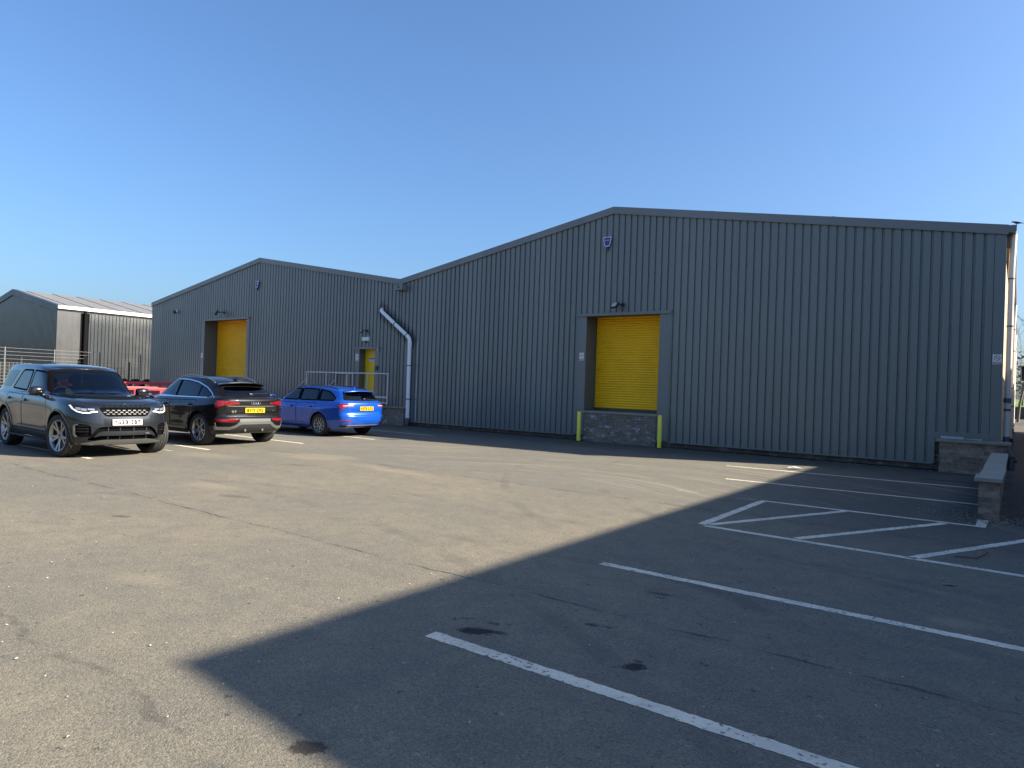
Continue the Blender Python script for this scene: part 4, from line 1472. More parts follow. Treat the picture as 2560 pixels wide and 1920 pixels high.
    def arches(s, r_extra=0.055, lip=0.035, lip_mat=None, lip_off=0.010):
        sp = s.sp
        for ax in (sp['wb'] / 2, -sp['wb'] / 2):
            R_ = sp['tr'] + r_extra
            circ = [(ax + R_ * math.cos(2 * PI * k / 64), sp['tr'] + .01 + R_ * math.sin(2 * PI * k / 64)) for k in range(64)]
            for view in 'RL':
                s.cut(s.low, circ, view, ymin=.45)
                arc = []
                for k in range(-3, 36):
                    a = PI * k / 32
                    q = (ax + (R_ + lip * .35) * math.cos(a), sp['tr'] + .01 + (R_ + lip * .35) * math.sin(a))
                    if q[1] > pchip(sp['zb'])(q[0]) + .02: arc.append(q)
                s.add('wheel_arch', s.ribbon(arc, view, lip, lip_off), lip_mat or s.paint, smooth=60)
        # inner wheel houses and floor pan, dark
        bm = bmesh.new()
        for ax in (sp['wb'] / 2, -sp['wb'] / 2):
            R_ = sp['tr'] + r_extra
            for sg in (1, -1):
                n = 28
                prev = None
                for k in range(n + 1):
                    a = R(-25) + R(230) * k / n
                    x, z = ax + R_ * math.cos(a), sp['tr'] + .01 + R_ * math.sin(a)
                    z = max(z, sp['zb'][1][1] + .03)
                    hy = s.hit('R', x, z)[0]
                    cur = (bm.verts.new((x, sg * (abs(hy.y) - .006), z)), bm.verts.new((x, sg * .50, z)))
                    if prev: bm.faces.new((prev[0], prev[1], cur[1], cur[0]))
                    prev = cur
                vs = [bm.verts.new((ax + R_ * math.cos(2 * PI * k / 32), sg * .50, max(sp['zb'][1][1] + .03, sp['tr'] + .01 + R_ * math.sin(2 * PI * k / 32)))) for k in range(32)]
                bm.faces.new(vs)
        zb = pchip(sp['zb'])
        xs = [sp['xr'] + .15 + (sp['xf'] - sp['xr'] - .35) * i / 20 for i in range(21)]
        prev = None
        for x in xs:
            inarch = any(abs(x - ax) < sp['tr'] + r_extra for ax in (sp['wb'] / 2, -sp['wb'] / 2))
            w_ = .50 if inarch or x < sp['xr'] + .55 or x > sp['xf'] - .6 else sp['hw'] - .10
            cur = [bm.verts.new((x, -w_, zb(x) + .03)), bm.verts.new((x, w_, zb(x) + .03))]
            if prev: bm.faces.new((prev[0], prev[1], cur[1], cur[0]))
            prev = cur
        s.add('underbody', bm, UNDER, smooth=30)

    def wheels(s, style, rots=(0.1, 0.5, 0.9, 0.3)):
        sp = s.sp
        rim = rim_mesh(style, sp['rim_r'], sp['tyre_w'])
        proto = None
        i = 0
        for ax, steer in ((sp['wb'] / 2, sp.get('steer', 0)), (-sp['wb'] / 2, 0)):
            for sg in (1, -1):
                bm = bmesh.new()
                w2 = sp['tyre_w'] / 2
                # barrel and brake disc
                lathe(bm, [(-w2 * .9, sp['rim_r'] * .95), (w2 * .55, sp['rim_r'] * .90), (w2 * .2, sp['rim_r'] * .86), (w2 * .1, .0001)], 40)
                bmesh.ops.recalc_face_normals(bm, faces=bm.faces)
                wq = obj('wheel', bm, BARREL, s.root, 40)
                wq.location = (ax, sg * (sp['track_out'] - w2), sp['tr'])
                wq.rotation_euler = (0, rots[i], 0 if sg > 0 else PI)
                if steer: wq.rotation_euler[2] += steer
                if proto is None:
                    t_ = bmesh.new()
                    r0, r1 = sp['rim_r'], sp['tr']
                    sh = (r1 - r0)
                    prof = [(-w2 * .82, r0 - .005), (-w2 * .95, r0 + .012), (-w2, r0 + sh * .45), (-w2 * .95, r1 - .022), (-w2 * .84, r1 - .006)]
                    for g in (-.55, -.2, .2, .55):
                        prof += [(w2 * (g - .045), r1), (w2 * (g - .035), r1 - .009), (w2 * (g + .035), r1 - .009), (w2 * (g + .045), r1)]
                    prof += [(w2 * .84, r1 - .006), (w2 * .95, r1 - .022), (w2, r0 + sh * .45), (w2 * .97, r0 + sh * .2), (w2 * .95, r0 + .012), (w2 * .82, r0 - .005)]
                    lathe(t_, prof, 72)
                    bmesh.ops.recalc_face_normals(t_, faces=t_.faces)
                    ty = obj('tyre', t_, TYRE, wq, 35)
                    ri = obj('rim', rim, [RIM_FACE, RIM_DARK], wq, 30)
                    dm = bmesh.new()
                    lathe(dm, [(w2 * .16, sp['rim_r'] * .70), (w2 * .24, sp['rim_r'] * .70), (w2 * .24, .07)], 36)
                    bmesh.ops.recalc_face_normals(dm, faces=dm.faces)
                    di = obj('brake_disc', dm, DISC, wq, 30)
                    proto = (ty, ri, di)
                else:
                    for o in proto:
                        c = o.copy(); COL.objects.link(c); c.parent = wq
                i += 1

    def plate(s, text, view, y, z, yellow):
        loc, nor = s.hit(view, y, z)
        sx = 1 if view == 'F' else -1
        ez = Vector((sx * .985, 0, .12 if nor.z > 0.05 else 0.0)).normalized()
        ex = Vector((0, sx, 0)); ey = ez.cross(ex)
        o = loc + ez * .012
        Mx = frame_mat(o, ex, ey)
        bm = bmesh.new(); box(bm, -.262, .262, -.057, .057, -.014, .0, bev=.003)
        bmesh.ops.transform(bm, matrix=Mx, verts=bm.verts)
        # characters 79 mm high and 50 mm wide, set out as on a real plate
        tb = bmesh.new()
        wid = [.030 if ch == ' ' else .016 if ch in '1I' else .050 for ch in text]
        px_ = -(sum(wid) + .011 * (len(text) - 1)) / 2
        for ch, w_ in zip(text, wid):
            if ch != ' ':
                cb_ = text_bm(ch, .1, .002, .0035)
                x_ = [v.co.x for v in cb_.verts]; y_ = [v.co.y for v in cb_.verts]
                sx_ = w_ / (max(x_) - min(x_)); sy_ = .079 / (max(y_) - min(y_))
                for v in cb_.verts: v.co.x = px_ + (v.co.x - min(x_)) * sx_; v.co.y = -.0395 + (v.co.y - min(y_)) * sy_
                join(tb, cb_)
            px_ += w_ + .011
        bmesh.ops.transform(tb, matrix=Mx @ Matrix.Translation((0, 0, .0012)), verts=tb.verts)
        join(bm, tb, None, 1)
        s.add('number_plate', bm, [PLATE_Y if yellow else PLATE_W, PIT], smooth=None)

    def letters(s, text, view, y0, y1, z, size, mat, name='badge', bold=.002, dz=None):
        """letters spread along the bodywork, each following the surface"""
        sx = 1 if view == 'F' else -1
        bm = bmesh.new()
        n = len(text)
        for i, ch in enumerate(text):
            if ch == ' ': continue
            y = y0 + (y1 - y0) * (i / (n - 1) if n > 1 else .5)
            loc, nor = s.hit(view, y, z)
            ex = Vector((0, sx, 0)); ex = (ex - nor * ex.dot(nor)).normalized(); ey = nor.cross(ex)
            join(bm, text_bm(ch, size, .004, bold), frame_mat(loc + nor * .004, ex, ey))
        return s.add(name, bm, mat, smooth=None)

    def door(s, poly, view, hx, hz, trim, seam=SEAM if 'SEAM' in globals() else None):
        poly = round_poly(poly, .05)
        bm = s.cut(s.low, poly, view, extract=True, ymin=.4, faces_ok=lambda c, n: abs(n.z) < .93)
        d_ = s.add('door', bm, s.paint, smooth=60)
        s.add('door_seam', s.ribbon(poly, view, .009, .0015, closed=True), SEAM, parent=d_, smooth=60)
        # handle: bar standing off the skin over a shallow dark cup
        loc, nor = s.hit(view, hx, hz)
        h = bmesh.new()
        box(h, -.10, .10, -.013, .013, .022, .040, bev=.007); box(h, -.10, -.075, -.010, .010, 0, .03); box(h, .075, .10, -.010, .010, 0, .03)
        ex = Vector((1, 0, 0)); ex = (ex - nor * ex.dot(nor)).normalized(); ey = nor.cross(ex)
        bmesh.ops.transform(h, matrix=frame_mat(loc, ex, ey), verts=h.verts)
        s.add('handle', h, trim, parent=d_, smooth=50)
        cup = round_poly([(hx - .075, hz - .025), (hx + .075, hz - .025), (hx + .075, hz + .03), (hx - .075, hz + .03)], .025)
        s.add('handle_cup', s.patch(cup, view, off=.0015, skirt=.004), SEAM, parent=d_, smooth=60)
        return d_

    def mirror(s, x, z, yb, mat, glass_back=True, sc=1.0):
        for sg in (1, -1):
            bm = bmesh.new()
            bmesh.ops.create_cube(bm, size=1.0)
            bmesh.ops.subdivide_edges(bm, edges=bm.edges, cuts=5, use_grid_fill=True)
            for v in bm.verts:
                p = v.co * 2
                q = Vector((p.x * math.sqrt(max(0, 1 - p.y ** 2 / 2.6 - p.z ** 2 / 2.6 + p.y ** 2 * p.z ** 2 / 4)), p.y * math.sqrt(max(0, 1 - p.z ** 2 / 2.8 - p.x ** 2 / 2.8 + p.z ** 2 * p.x ** 2 / 4)), p.z * math.sqrt(max(0, 1 - p.x ** 2 / 2.8 - p.y ** 2 / 2.8 + p.x ** 2 * p.y ** 2 / 4))))
                v.co = Vector((q.x * (.10 if q.x > 0 else .045), q.y * .125, q.z * .085)) * sc
            bmesh.ops.translate(bm, verts=bm.verts, vec=(x, sg * (yb + .125), z))
            m_ = s.add('door_mirror', bm, mat, smooth=60)
            st = bmesh.new()
            tube(st, [(x - .01, sg * (yb - .06), z - .085), (x, sg * (yb + .03), z - .075), (x, sg * (yb + .08), z - .05)], .03, 10)
            s.add('mirror_arm', st, BLACK_P, parent=m_, smooth=50)
            g = bmesh.new(); bmesh.ops.create_circle(g, cap_ends=True, radius=1.0, segments=28)
            for v in g.verts: v.co = Vector((x - .046 * sc, sg * (yb + .125) + v.co.x * .10 * sc, z + v.co.y * .065 * sc))
            bmesh.ops.recalc_face_normals(g, faces=g.faces)
            s.add('mirror_glass', g, MIRROR, parent=m_, smooth=None)

    def interior(s, seats, zfloor, zdash, xdash, col, wheel_y=-.37, steer=True, xback=-2.0, rear=True, hf=1.0):
        sp = s.sp
        for x, y, z in seats:
            bm = bmesh.new()
            box(bm, x - .24, x + .26, y - .24, y + .24, z - .10, z + .05, bev=.05)
            ang = R(16)
            Mx = Matrix.Translation((x - .20, y, z + .02)) @ Matrix.Rotation(-ang, 4, 'Y')
            box(bm, -.07, .07, -.24, .24, 0, .60, bev=.05, mat=None)
            vs = bm.verts[:]
            bm2 = bmesh.new()
            sc_ = hf
            box(bm2, -.07, .06, -.24, .24, 0, .58, bev=.05); box(bm2, -.05, .05, -.13, .13, .64, .83, bev=.045)
            tube(bm2, [(0, -.06, .56), (0, -.06, .68)], .008, 6); tube(bm2, [(0, .06, .56), (0, .06, .68)], .008, 6)
            bmesh.ops.delete(bm, geom=[v for v in vs if v.co.z < .62 and abs(v.co.x) < .0701 and v.co.x > -.0701 and x > 5], context='VERTS')
            bmesh.ops.scale(bm2, vec=(1, 1, hf), verts=bm2.verts)
            join(bm, bm2, Mx)
            # drop the placeholder block left at the origin
            bmesh.ops.delete(bm, geom=[v for v in bm.verts if v.is_valid and v.co.z < .61 and abs(v.co.x) <= .071 and abs(v.co.y) <= .241 and v.co.z >= -.001 and v in vs and not (x - .25 < v.co.x < x + .27 and y - .25 < v.co.y < y + .25 and v.co.z > z - .11)], context='VERTS')
            s.add('seat', bm, col, smooth=50)
        bm = bmesh.new()
        box(bm, xdash - .28, xdash + .30, -sp['gh']['bw'] + .10, sp['gh']['bw'] - .10, zdash - .30, zdash, bev=.06)
        box(bm, xdash - .32, xdash - .05, wheel_y - .17, wheel_y + .17, zdash - .10, zdash + .045, bev=.04)
        s.add('dashboard', bm, DASH, smooth=50)
        bm = bmesh.new()
        zl_ = .50
        box(bm, xback, 1.0, -sp['hw'] + .16, sp['hw'] - .16, zfloor - .03, zfloor)
        for sg in (1, -1):
            box(bm, xback, .85, sg * (sp['hw'] - .15) - .01, sg * (sp['hw'] - .15) + .01, zfloor, pchip(sp['zt'])(-.3) - .09)
        s.add('cabin_lining', bm, DASH, smooth=None)
        if steer:
            bm = bmesh.new()
            n = 36
            Mx = Matrix.Translation((xdash - .42, wheel_y, zdash + .005)) @ Matrix.Rotation(R(-24), 4, 'Y')
            ring = [Mx @ Vector((0, .185 * math.cos(2 * PI * k / n), .185 * math.sin(2 * PI * k / n))) for k in range(n + 1)]
            tube(bm, ring, .015, 8, caps=False)
            for a in (0, PI, -PI / 2): tube(bm, [Mx @ Vector((.02, 0, 0)), Mx @ Vector((0, .18 * math.cos(a), .18 * math.sin(a)))], .014, 6)
            tube(bm, [Mx @ Vector((-.03, 0, 0)), Mx @ Vector((.03, 0, 0)), Mx @ Vector((.3, 0, -.03))], .055, 14)
            s.add('steering_wheel', bm, DASH, smooth=50)
        bm = bmesh.new(); box(bm, xdash - .62, xdash - .60, -.11, .11, s.sp['mirror_z'] - .03, s.sp['mirror_z'] + .03, bev=.008); tube(bm, [(xdash - .6, 0, s.sp['mirror_z']), (xdash - .52, 0, s.sp['mirror_z'] + .06)], .012, 6)
        s.add('interior_mirror', bm, BLACK_P, smooth=40)

    def finish(s):
        # cap of the lower body that would show inside the cabin
        g = s.sp['gh']
        A = s.plan(g['bf'], g['br'], g['bw'], g['bplan_f'], g['bplan_r'], 60)
        poly = [(x, y) for x, y in A] + [(x, -y) for x, y in reversed(A)]
        s.cut(s.low, offset_poly(poly, -0.07), 'T', faces_ok=lambda c, n: n.z > .5)
        s.add('body', s.low, s.paint, smooth=50)
        s.add('cabin_shell', s.top, s.paint, smooth=50)

def rim_mesh(style, rr, tw):
    bm = bmesh.new()
    w2 = tw / 2
    yo = w2 * .88
    lathe(bm, [(yo - .05, rr * .86), (yo - .012, rr * .90), (yo, rr * .93), (yo + .004, rr * .965), (yo - .004, rr), (yo - .03, rr)], 60, mi=0)
    for f in bm.faces: f.material_index = 0
    def bar(a0, w0, r0, y0, a1, w1, r1, y1, th):
        P = []
        for a, w_, r_, y_ in ((a0, w0, r0, y0), (a1, w1, r1, y1)):
            d = Vector((math.cos(a), 0, math.sin(a))); t_ = Vector((-math.sin(a), 0, math.cos(a)))
            c = d * r_
            P += [c - t_ * w_ / 2 + Vector((0, y_, 0)), c + t_ * w_ / 2 + Vector((0, y_, 0)), c + t_ * w_ * .62 + Vector((0, y_ - th, 0)), c - t_ * w_ * .62 + Vector((0, y_ - th, 0))]
        v = [bm.verts.new(p) for p in P]
        for q, mi in (((0, 1, 5, 4), 0), ((1, 2, 6, 5), 1), ((3, 0, 4, 7), 1), ((2, 3, 7, 6), 1)):
            f = bm.faces.new([v[i] for i in q]); f.material_index = mi
    n, dh, dr, wh, wr, dish = style
    for k in range(n):
        a = 2 * PI * k / n
        bar(a, wh * 1.5, .03, yo - dish, a, wh * 1.9, rr * .36, yo - dish * .8, .03)
        for sg in (1, -1):
            bar(a + sg * dh, wh, rr * .30, yo - dish * .85, a + sg * dr, wr, rr * .945, yo - .004, .028)
    c = lathe(bm, [(yo - dish - .01, .075), (yo - dish + .006, .062), (yo - dish + .008, .036)], 30)
    lathe(bm, [(yo - dish + .008, .036), (yo - dish + .012, .030), (yo - dish + .012, .0001)], 24, mi=1)
    for i in range(5):
        a = 2 * PI * (i + .5) / 5
        bmesh.ops.create_cone(bm, cap_ends=True, segments=6, radius1=.010, radius2=.008, depth=.02, matrix=Matrix.Translation((.055 * math.cos(a), yo - dish + .006, .055 * math.sin(a))) @ Matrix.Rotation(R(90), 4, 'X'))
    bmesh.ops.recalc_face_normals(bm, faces=[f for f in bm.faces])
    return bm

def car_paint(name, col, metal, rough, flake=0.0, coat=1.0, dust_amt=.06, spec=.5):
    m, nt, b = new_mat(name)
    t = NT(nt)
    v = t.objc()
    n = t.noise(v, 2.2, 3)
    sc = t.n('ShaderNodeVectorMath', operation='SCALE'); sc.inputs[0].default_value = col
    t.l(t.math('MULTIPLY_ADD', n, .12, .94), sc.inputs['Scale'])
    p = t.sep(v)
    dust = t.math('MULTIPLY', t.ramp(t.math('ADD', p[2], t.math('MULTIPLY', t.noise(v, 5.0, 5, .7), .35)), .85, .25), dust_amt)
    t.l(t.mix(dust, sc.outputs[0], (.17, .155, .13)), b.inputs['Base Color'])
    b.inputs['Metallic'].default_value = metal; b.inputs['Roughness'].default_value = rough
    b.inputs['Coat Weight'].default_value = coat; b.inputs['Coat Roughness'].default_value = .02
    b.inputs['Specular IOR Level'].default_value = spec
    t.l(t.math('MULTIPLY_ADD', dust, 1.2, .025), b.inputs['Coat Roughness'])
    return m
# ------------------------------------------------------------------ grey off-roader, nose towards the yard
DISCO = dict(
    xf=2.24, xr=-2.60, hw=.918, wb=2.923, tr=.392, rim_r=.293, tyre_w=.275, track_out=.912, wrap_f=.62, steer=.16, mirror_z=1.60,
    plan_front=[(0, 0), (.012, .25), (.045, .5), (.10, .68), (.20, .83), (.36, .93), (.62, .985), (1.1, 1.0)],
    plan_rear=[(0, 0), (.01, .4), (.05, .7), (.14, .88), (.32, .96), (.7, .99), (1.2, 1.0)],
    zt=[(2.24, .955), (2.12, .985), (1.85, 1.04), (1.4, 1.09), (1.0, 1.115), (.5, 1.13), (-1.5, 1.155), (-2.60, 1.17)],
    zb=[(2.24, .24), (1.85, .25), (1.0, .29), (-1.0, .29), (-2.0, .34), (-2.63, .42)],
    side_in=[(0, .07), (.12, .04), (.3, .018), (.5, .006), (.68, 0), (.84, .012), (.93, .035), (.98, .075), (1, .10)],
    front_in=[(0, .13), (.08, .06), (.2, .015), (.34, 0), (.55, .004), (.72, .02), (.86, .045), (.94, .075), (1, .15)],
    rear_in=[(0, .12), (.2, .02), (.35, 0), (.6, .03), (1, .08)],
    crown=[(2.24, .02), (1.9, .045), (.8, .045), (-2.6, .02)],
    flare=[(1.4615, .40, .48, .016), (-1.4615, .40, .48, .016)],
    gh=dict(bf=.92, br=-2.53, bw=.835, tf=.10, tr=-2.16, tw=.655, crown=.045,
            bplan_f=[(0, 0), (.02, .3), (.08, .6), (.19, .84), (.34, .95), (.6, .99), (1.0, 1)],
            bplan_r=[(0, 0), (.01, .4), (.05, .75), (.14, .92), (.4, .985), (.9, 1)],
            tplan_f=[(0, 0), (.02, .3), (.07, .6), (.15, .84), (.28, .95), (.55, .99), (1.0, 1)],
            tplan_r=[(0, 0), (.01, .4), (.04, .75), (.12, .92), (.35, .985), (.8, 1)],
            zb=[(.92, 1.07), (0, 1.08), (-2.6, 1.11)],
            zr=[(.10, 1.63), (-.15, 1.665), (-.5, 1.69), (-1.2, 1.70), (-1.8, 1.69), (-2.16, 1.655)],
            prof=[(0, 0), (.4, .34), (.78, .63), (.88, .74), (.95, .86), (1, 1)]))
GREY_PAINT = car_paint('grey_metallic_paint', (.012, .0155, .0205), .45, .36, dust_amt=.03, spec=.3)
c = Car('suv', 'dark grey metallic off-roader parked nose out with white front plate', 'car', (-15.6, -12.285, 0), R(-2.2), DISCO, GREY_PAINT)
c.arches(.06, .036)
c.wheels((5, .09, .21, .040, .046, .045), (.30, .30, 1.0, .75))
for v in 'RL':
    c.window([(.60, 1.155), (.20, 1.535), (.02, 1.565), (-.36, 1.585), (-.40, 1.165)], v, GLASS_TINT, TRIM_BLACK, .035)
    c.window([(-.50, 1.168), (-.46, 1.588), (-.98, 1.588), (-1.06, 1.54), (-1.32, 1.25), (-1.32, 1.20)], v, GLASS_DARK, TRIM_BLACK, .035, r=.06)
    c.window([(-1.58, 1.22), (-1.26, 1.58), (-1.98, 1.57), (-2.20, 1.24)], v, GLASS_DARK, None)
c.window([(-.755, 1.115), (-.4, 1.10), (0, 1.096), (.4, 1.10), (.755, 1.115), (.64, 1.565), (.4, 1.60), (0, 1.612), (-.4, 1.60), (-.64, 1.565)], 'F', GLASS_CLEAR, TRIM_BLACK, .045, r=.05, grow=.02)
c.window([(-.68, 1.2), (.68, 1.2), (.60, 1.56), (-.60, 1.56)], 'B', GLASS_DARK, TRIM_BLACK, .04)
for v in 'RL':
    c.door([(.92, .42), (.95, .75), (.80, 1.08), (-.44, 1.095), (-.46, .42)], v, -.27, .985, c.paint)
    c.door([(-.48, .42), (-.46, 1.095), (-1.40, 1.11), (-1.36, .90), (-1.10, .62), (-1.02, .42)], v, -1.22, .995, c.paint)
    c.add('sill_trim', c.patch([(1.0, .30), (1.0, .385), (-1.0, .385), (-1.0, .30)], v, off=.006), SATIN_DARK)
    c.add('door_strip', c.ribbon([(.90, .465), (-.92, .465)], v, .022, .008), SILVER)
    sb = bmesh.new(); yy = -1 if v == 'R' else 1
    box(sb, -1.0, 1.0, yy * .945 - .05, yy * .945 + .05, .275, .300, bev=.010)
    c.add('side_step', sb, SATIN_DARK)
    c.add('side_repeater', c.ribbon([(1.14, .90), (1.20, .80), (1.16, .76)], v, .02, .004), SILVER)
# bonnet
bon = [(2.12, 0), (2.105, .25), (2.07, .44), (1.97, .63), (1.82, .705), (1.5, .745), (1.0, .755), (.78, .74)]
bonp = bon + [(x, -y) for x, y in reversed(bon) if y > 0]
bb_ = c.cut(c.low, bonp, 'T', extract=True, faces_ok=lambda q, n: n.z > .6)
hood = c.add('bonnet', bb_, c.paint, smooth=60)
c.add('bonnet_seam', c.ribbon([(.78, .74)] + list(reversed(bon))[1:] + [(x, -y) for x, y in bon if y > 0], 'T', .008, .0015), SEAM, parent=hood)
for sg in (1, -1):
    c.add('bonnet_crease', c.ribbon([(.9, sg * .48), (1.4, sg * .50), (1.95, sg * .43)], 'T', .02, .003), c.paint, parent=hood)
M_ = lambda poly: [(-y, z) for y, z in reversed(poly)]
# grille: black mesh panel with rows of silver lozenges
gr_poly = round_poly([(-0.453, .938), (0.453, .938), (0.453, .905), (0.378, .79), (0.334, .772), (-0.334, .772), (-0.378, .79), (-0.453, .905)], .02)
gr = c.recess(gr_poly, 'F', .022, PIT, 'grille')
loz = []
for r_ in range(5):
    z = .920 - r_ * .0335
    for i in range(-7, 8):
        y = i * .142 / 1.0 * .5 * 1.0 + (.035 if r_ % 2 else 0)
        y = i * .092 + (.046 if r_ % 2 else 0)
        w_ = .030; h = .0085
        q = [(y - w_, z), (y - w_ * .6, z + h), (y + w_ * .6, z + h), (y + w_, z), (y + w_ * .6, z - h), (y - w_ * .6, z - h)]
        if all(inside(offset_poly(gr_poly, -.012), *p) for p in q): loz.append(q)
c.add('grille_insert', c.patch(loz, 'F', off=-.002, cell=.2, skirt=.015), LOZ, parent=gr, smooth=None)
# headlamps
hl = [(0.480, .852), (0.480, .915), (0.634, .945), (0.757, .962), (0.832, .985), (0.847, .965), (0.823, .905), (0.774, .848), (0.704, .825), (0.616, .822), (0.554, .85)]
for poly, sgn in ((hl, 1), (M_(hl), -1)):
    lamp = c.add('headlight', c.patch(round_poly(poly, .012), 'F', off=.004, cell=.03), GLOSS_BLACK, smooth=60)
    drl = [(sgn * y, z) for y, z in ((0.484, .862), (0.554, .858), (0.616, .838), (0.704, .840), (0.770, .862), (0.814, .91), (0.832, .97))]
    c.add('daylight_strip', c.ribbon(drl, 'F', .021, .009), LAMP_CLEAR, parent=lamp)
    cells = [[(sgn * (y0), z0), (sgn * (y0 + w_), z0 + .006), (sgn * (y0 + w_), z0 + h + .006), (sgn * y0, z0 + h)] for y0, z0, w_, h in ((0.528, .882, .10, .032), (0.642, .872, .075, .042), (0.722, .885, .06, .045))]
    c.add('lamp_cell', c.patch(cells, 'F', off=.008, cell=.05), LAMP_BOWL, parent=lamp)
# bumper openings
vent = [(0.581, .425), (0.585, .58), (0.616, .625), (0.774, .64), (0.805, .615), (0.796, .44), (0.766, .40), (0.616, .405)]
for poly, sgn in ((vent, 1), (M_(vent), -1)):
    p_ = c.recess(round_poly(poly, .03), 'F', .03, PIT, 'side_vent')
    c.add('vent_surround', c.ribbon([(sgn * y, z) for y, z in ((0.757, .635), (0.796, .615), (0.805, .59), (0.796, .44), (0.766, .405))], 'F', .018, .010), SILVER, parent=p_)
    for z in (0.400, .505, .555, .605): c.add('vent_bar', c.ribbon([(sgn * .61, z), (sgn * .775, z)], 'F', .012, .002), GLOSS_BLACK, parent=p_)
inl = round_poly([(-0.634, .345), (-0.528, .52), (-0.440, .585), (0.440, .585), (0.528, .52), (0.634, .345), (0.440, .325), (-0.440, .325)], .03)
p_ = c.recess(inl, 'F', .05, PIT, 'lower_intake')
c.add('bumper_bar', c.patch(round_poly([(-0.546, .395), (-0.484, .475), (-0.396, .505), (0.396, .505), (0.484, .475), (0.546, .395), (0.440, .425), (-0.440, .425)], .02), 'F', off=.006, cell=.04, skirt=.055), c.paint, parent=p_)
for y in (-0.317, -.12, .12, .36):
    for z0, z1 in ((0.304, .41), (0.458, .57)): c.add('intake_fin', c.ribbon([(y, z0), (y, z1)], 'F', .010, -.004), SATIN_DARK, parent=p_)
c.add('skid_plate', c.patch(round_poly([(-0.704, .285), (-0.484, .335), (-0.370, .348), (0.370, .348), (0.484, .335), (0.704, .285), (0.616, .268), (-0.616, .268)], .02), 'F', off=.016, cell=.05, skirt=.018), SILVER)
c.add('valance', c.patch([(-0.757, .245), (-0.704, .275), (0.704, .275), (0.757, .245), (0.704, .232), (-0.704, .232)], 'F', off=.006, cell=.06), SATIN_DARK)
c.plate('YG23 ZBT', 'F', 0, .668, False)
c.letters('DISCOVERY', 'F', -.36, .36, .966, .050, SEAM, 'bonnet_lettering', .0025)
bm = bmesh.new(); l_, n_ = c.hit('F', .40, .475); box(bm, l_.x + .02, l_.x + .032, .33, .40, .45, .462); c.add('badge', bm, SILVER, smooth=None)
c.mirror(.52, 1.19, .845, GLOSS_BLACK, sc=1.08)
c.add('mirror_indicator', c.ribbon([(.52, 1.13), (.53, 1.13)], 'R', .01, .0), SILVER)
tl = [(.62, .98), (.62, 1.10), (.93, 1.12), (.95, .98)]
for poly in (tl, M_(tl)): c.add('taillight', c.patch(round_poly(poly, .02), 'B', off=.005, cell=.05), RED_LENS)
c.interior([(-.25, -.38, .70), (-.25, .38, .70), (-1.15, -.40, .72), (-1.15, .40, .72)], .45, 1.09, .50, SEAT_G, -.37, xback=-2.1, hf=.92)
bm = bmesh.new(); tube(bm, [(-.02, -.60, 1.55), (-.02, -.15, 1.57)], .028, 8); c.add('sun_visor', bm, SEAT_G)
bm = bmesh.new(); box(bm, .60, .68, .02, .34, 1.094, 1.10); c.add('paper_slip', bm, SWHITE, smooth=None)
bm = bmesh.new(); prism(bm, [(-1.55, 1.735), (-1.70, 1.735), (-1.72, 1.79), (-1.69, 1.79)], 'y', -.02, .02); c.add('roof_aerial', bm, c.paint)
c.finish()

# ------------------------------------------------------------------ black coupe-backed off-roader, tail towards the yard
AUDI = dict(
    xf=2.29, xr=-2.25, hw=.945, wb=2.819, tr=.366, rim_r=.262, tyre_w=.255, track_out=.925, mirror_z=1.45,
    plan_front=[(0, 0), (.015, .3), (.06, .58), (.14, .76), (.28, .89), (.5, .96), (.9, 1.0)],
    plan_rear=[(0, 0), (.010, .3), (.04, .6), (.09, .78), (.19, .905), (.40, .97), (.8, .995), (1.2, 1.0)],
    zt=[(2.29, .74), (2.1, .86), (1.5, .98), (1.1, 1.02), (.5, 1.035), (-1.0, 1.05), (-1.6, 1.085), (-2.05, 1.115), (-2.25, 1.105)],
    zb=[(2.29, .26), (1.9, .24), (1.0, .26), (-1.0, .26), (-1.8, .27), (-2.25, .30)],
    side_in=[(0, .06), (.1, .04), (.3, .02), (.5, .012), (.66, 0), (.78, .003), (.86, .022), (.95, .055), (1, .085)],
    front_in=[(0, .1), (.2, .01), (.4, 0), (.7, .04), (1, .2)],
    rear_in=[(0, .20), (.08, .10), (.2, .025), (.32, 0), (.42, .004), (.47, .045), (.60, .06), (.78, .045), (.90, .035), (.96, .05), (1, .085)],
    crown=[(2.29, .02), (1.5, .05), (0, .04), (-1.95, .02), (-2.25, .008)],
    flare=[(1.41, .37, .45, .014), (-1.41, .37, .45, .014)],
    gh=dict(bf=1.12, br=-2.13, bw=.84, tf=.20, tr=-1.52, tw=.575, crown=.045,
            bplan_f=[(0, 0), (.03, .3), (.12, .6), (.28, .84), (.5, .95), (.8, .99), (1.1, 1)],
            bplan_r=[(0, 0), (.01, .35), (.05, .65), (.13, .84), (.32, .93), (.7, .98), (1.2, 1)],
            tplan_f=[(0, 0), (.02, .3), (.08, .6), (.18, .84), (.32, .95), (.55, .99), (.8, 1)],
            tplan_r=[(0, 0), (.01, .4), (.04, .72), (.11, .9), (.3, .98), (.6, 1)],
            zb=[(1.12, .98), (0, .99), (-1.5, 1.03), (-2.13, 1.08)],
            zr=[(.20, 1.465), (-.1, 1.53), (-.5, 1.555), (-.9, 1.54), (-1.25, 1.49), (-1.52, 1.425)],
            prof=[(0, 0), (.4, .33), (.75, .63), (.88, .77), (.95, .88), (1, 1)]))
BLACK_PAINT = car_paint('black_metallic_paint', (.004, .004, .0045), .0, .4, dust_amt=.006, spec=.08)
c = Car('coupe_suv', 'black coupe backed off-roader with yellow rear plate and red lamps', 'car', (-16.49, -9.19, 0), R(182.3), AUDI, BLACK_PAINT)
c.arches(.055, .05, lip_mat=SATIN_DARK if False else None)
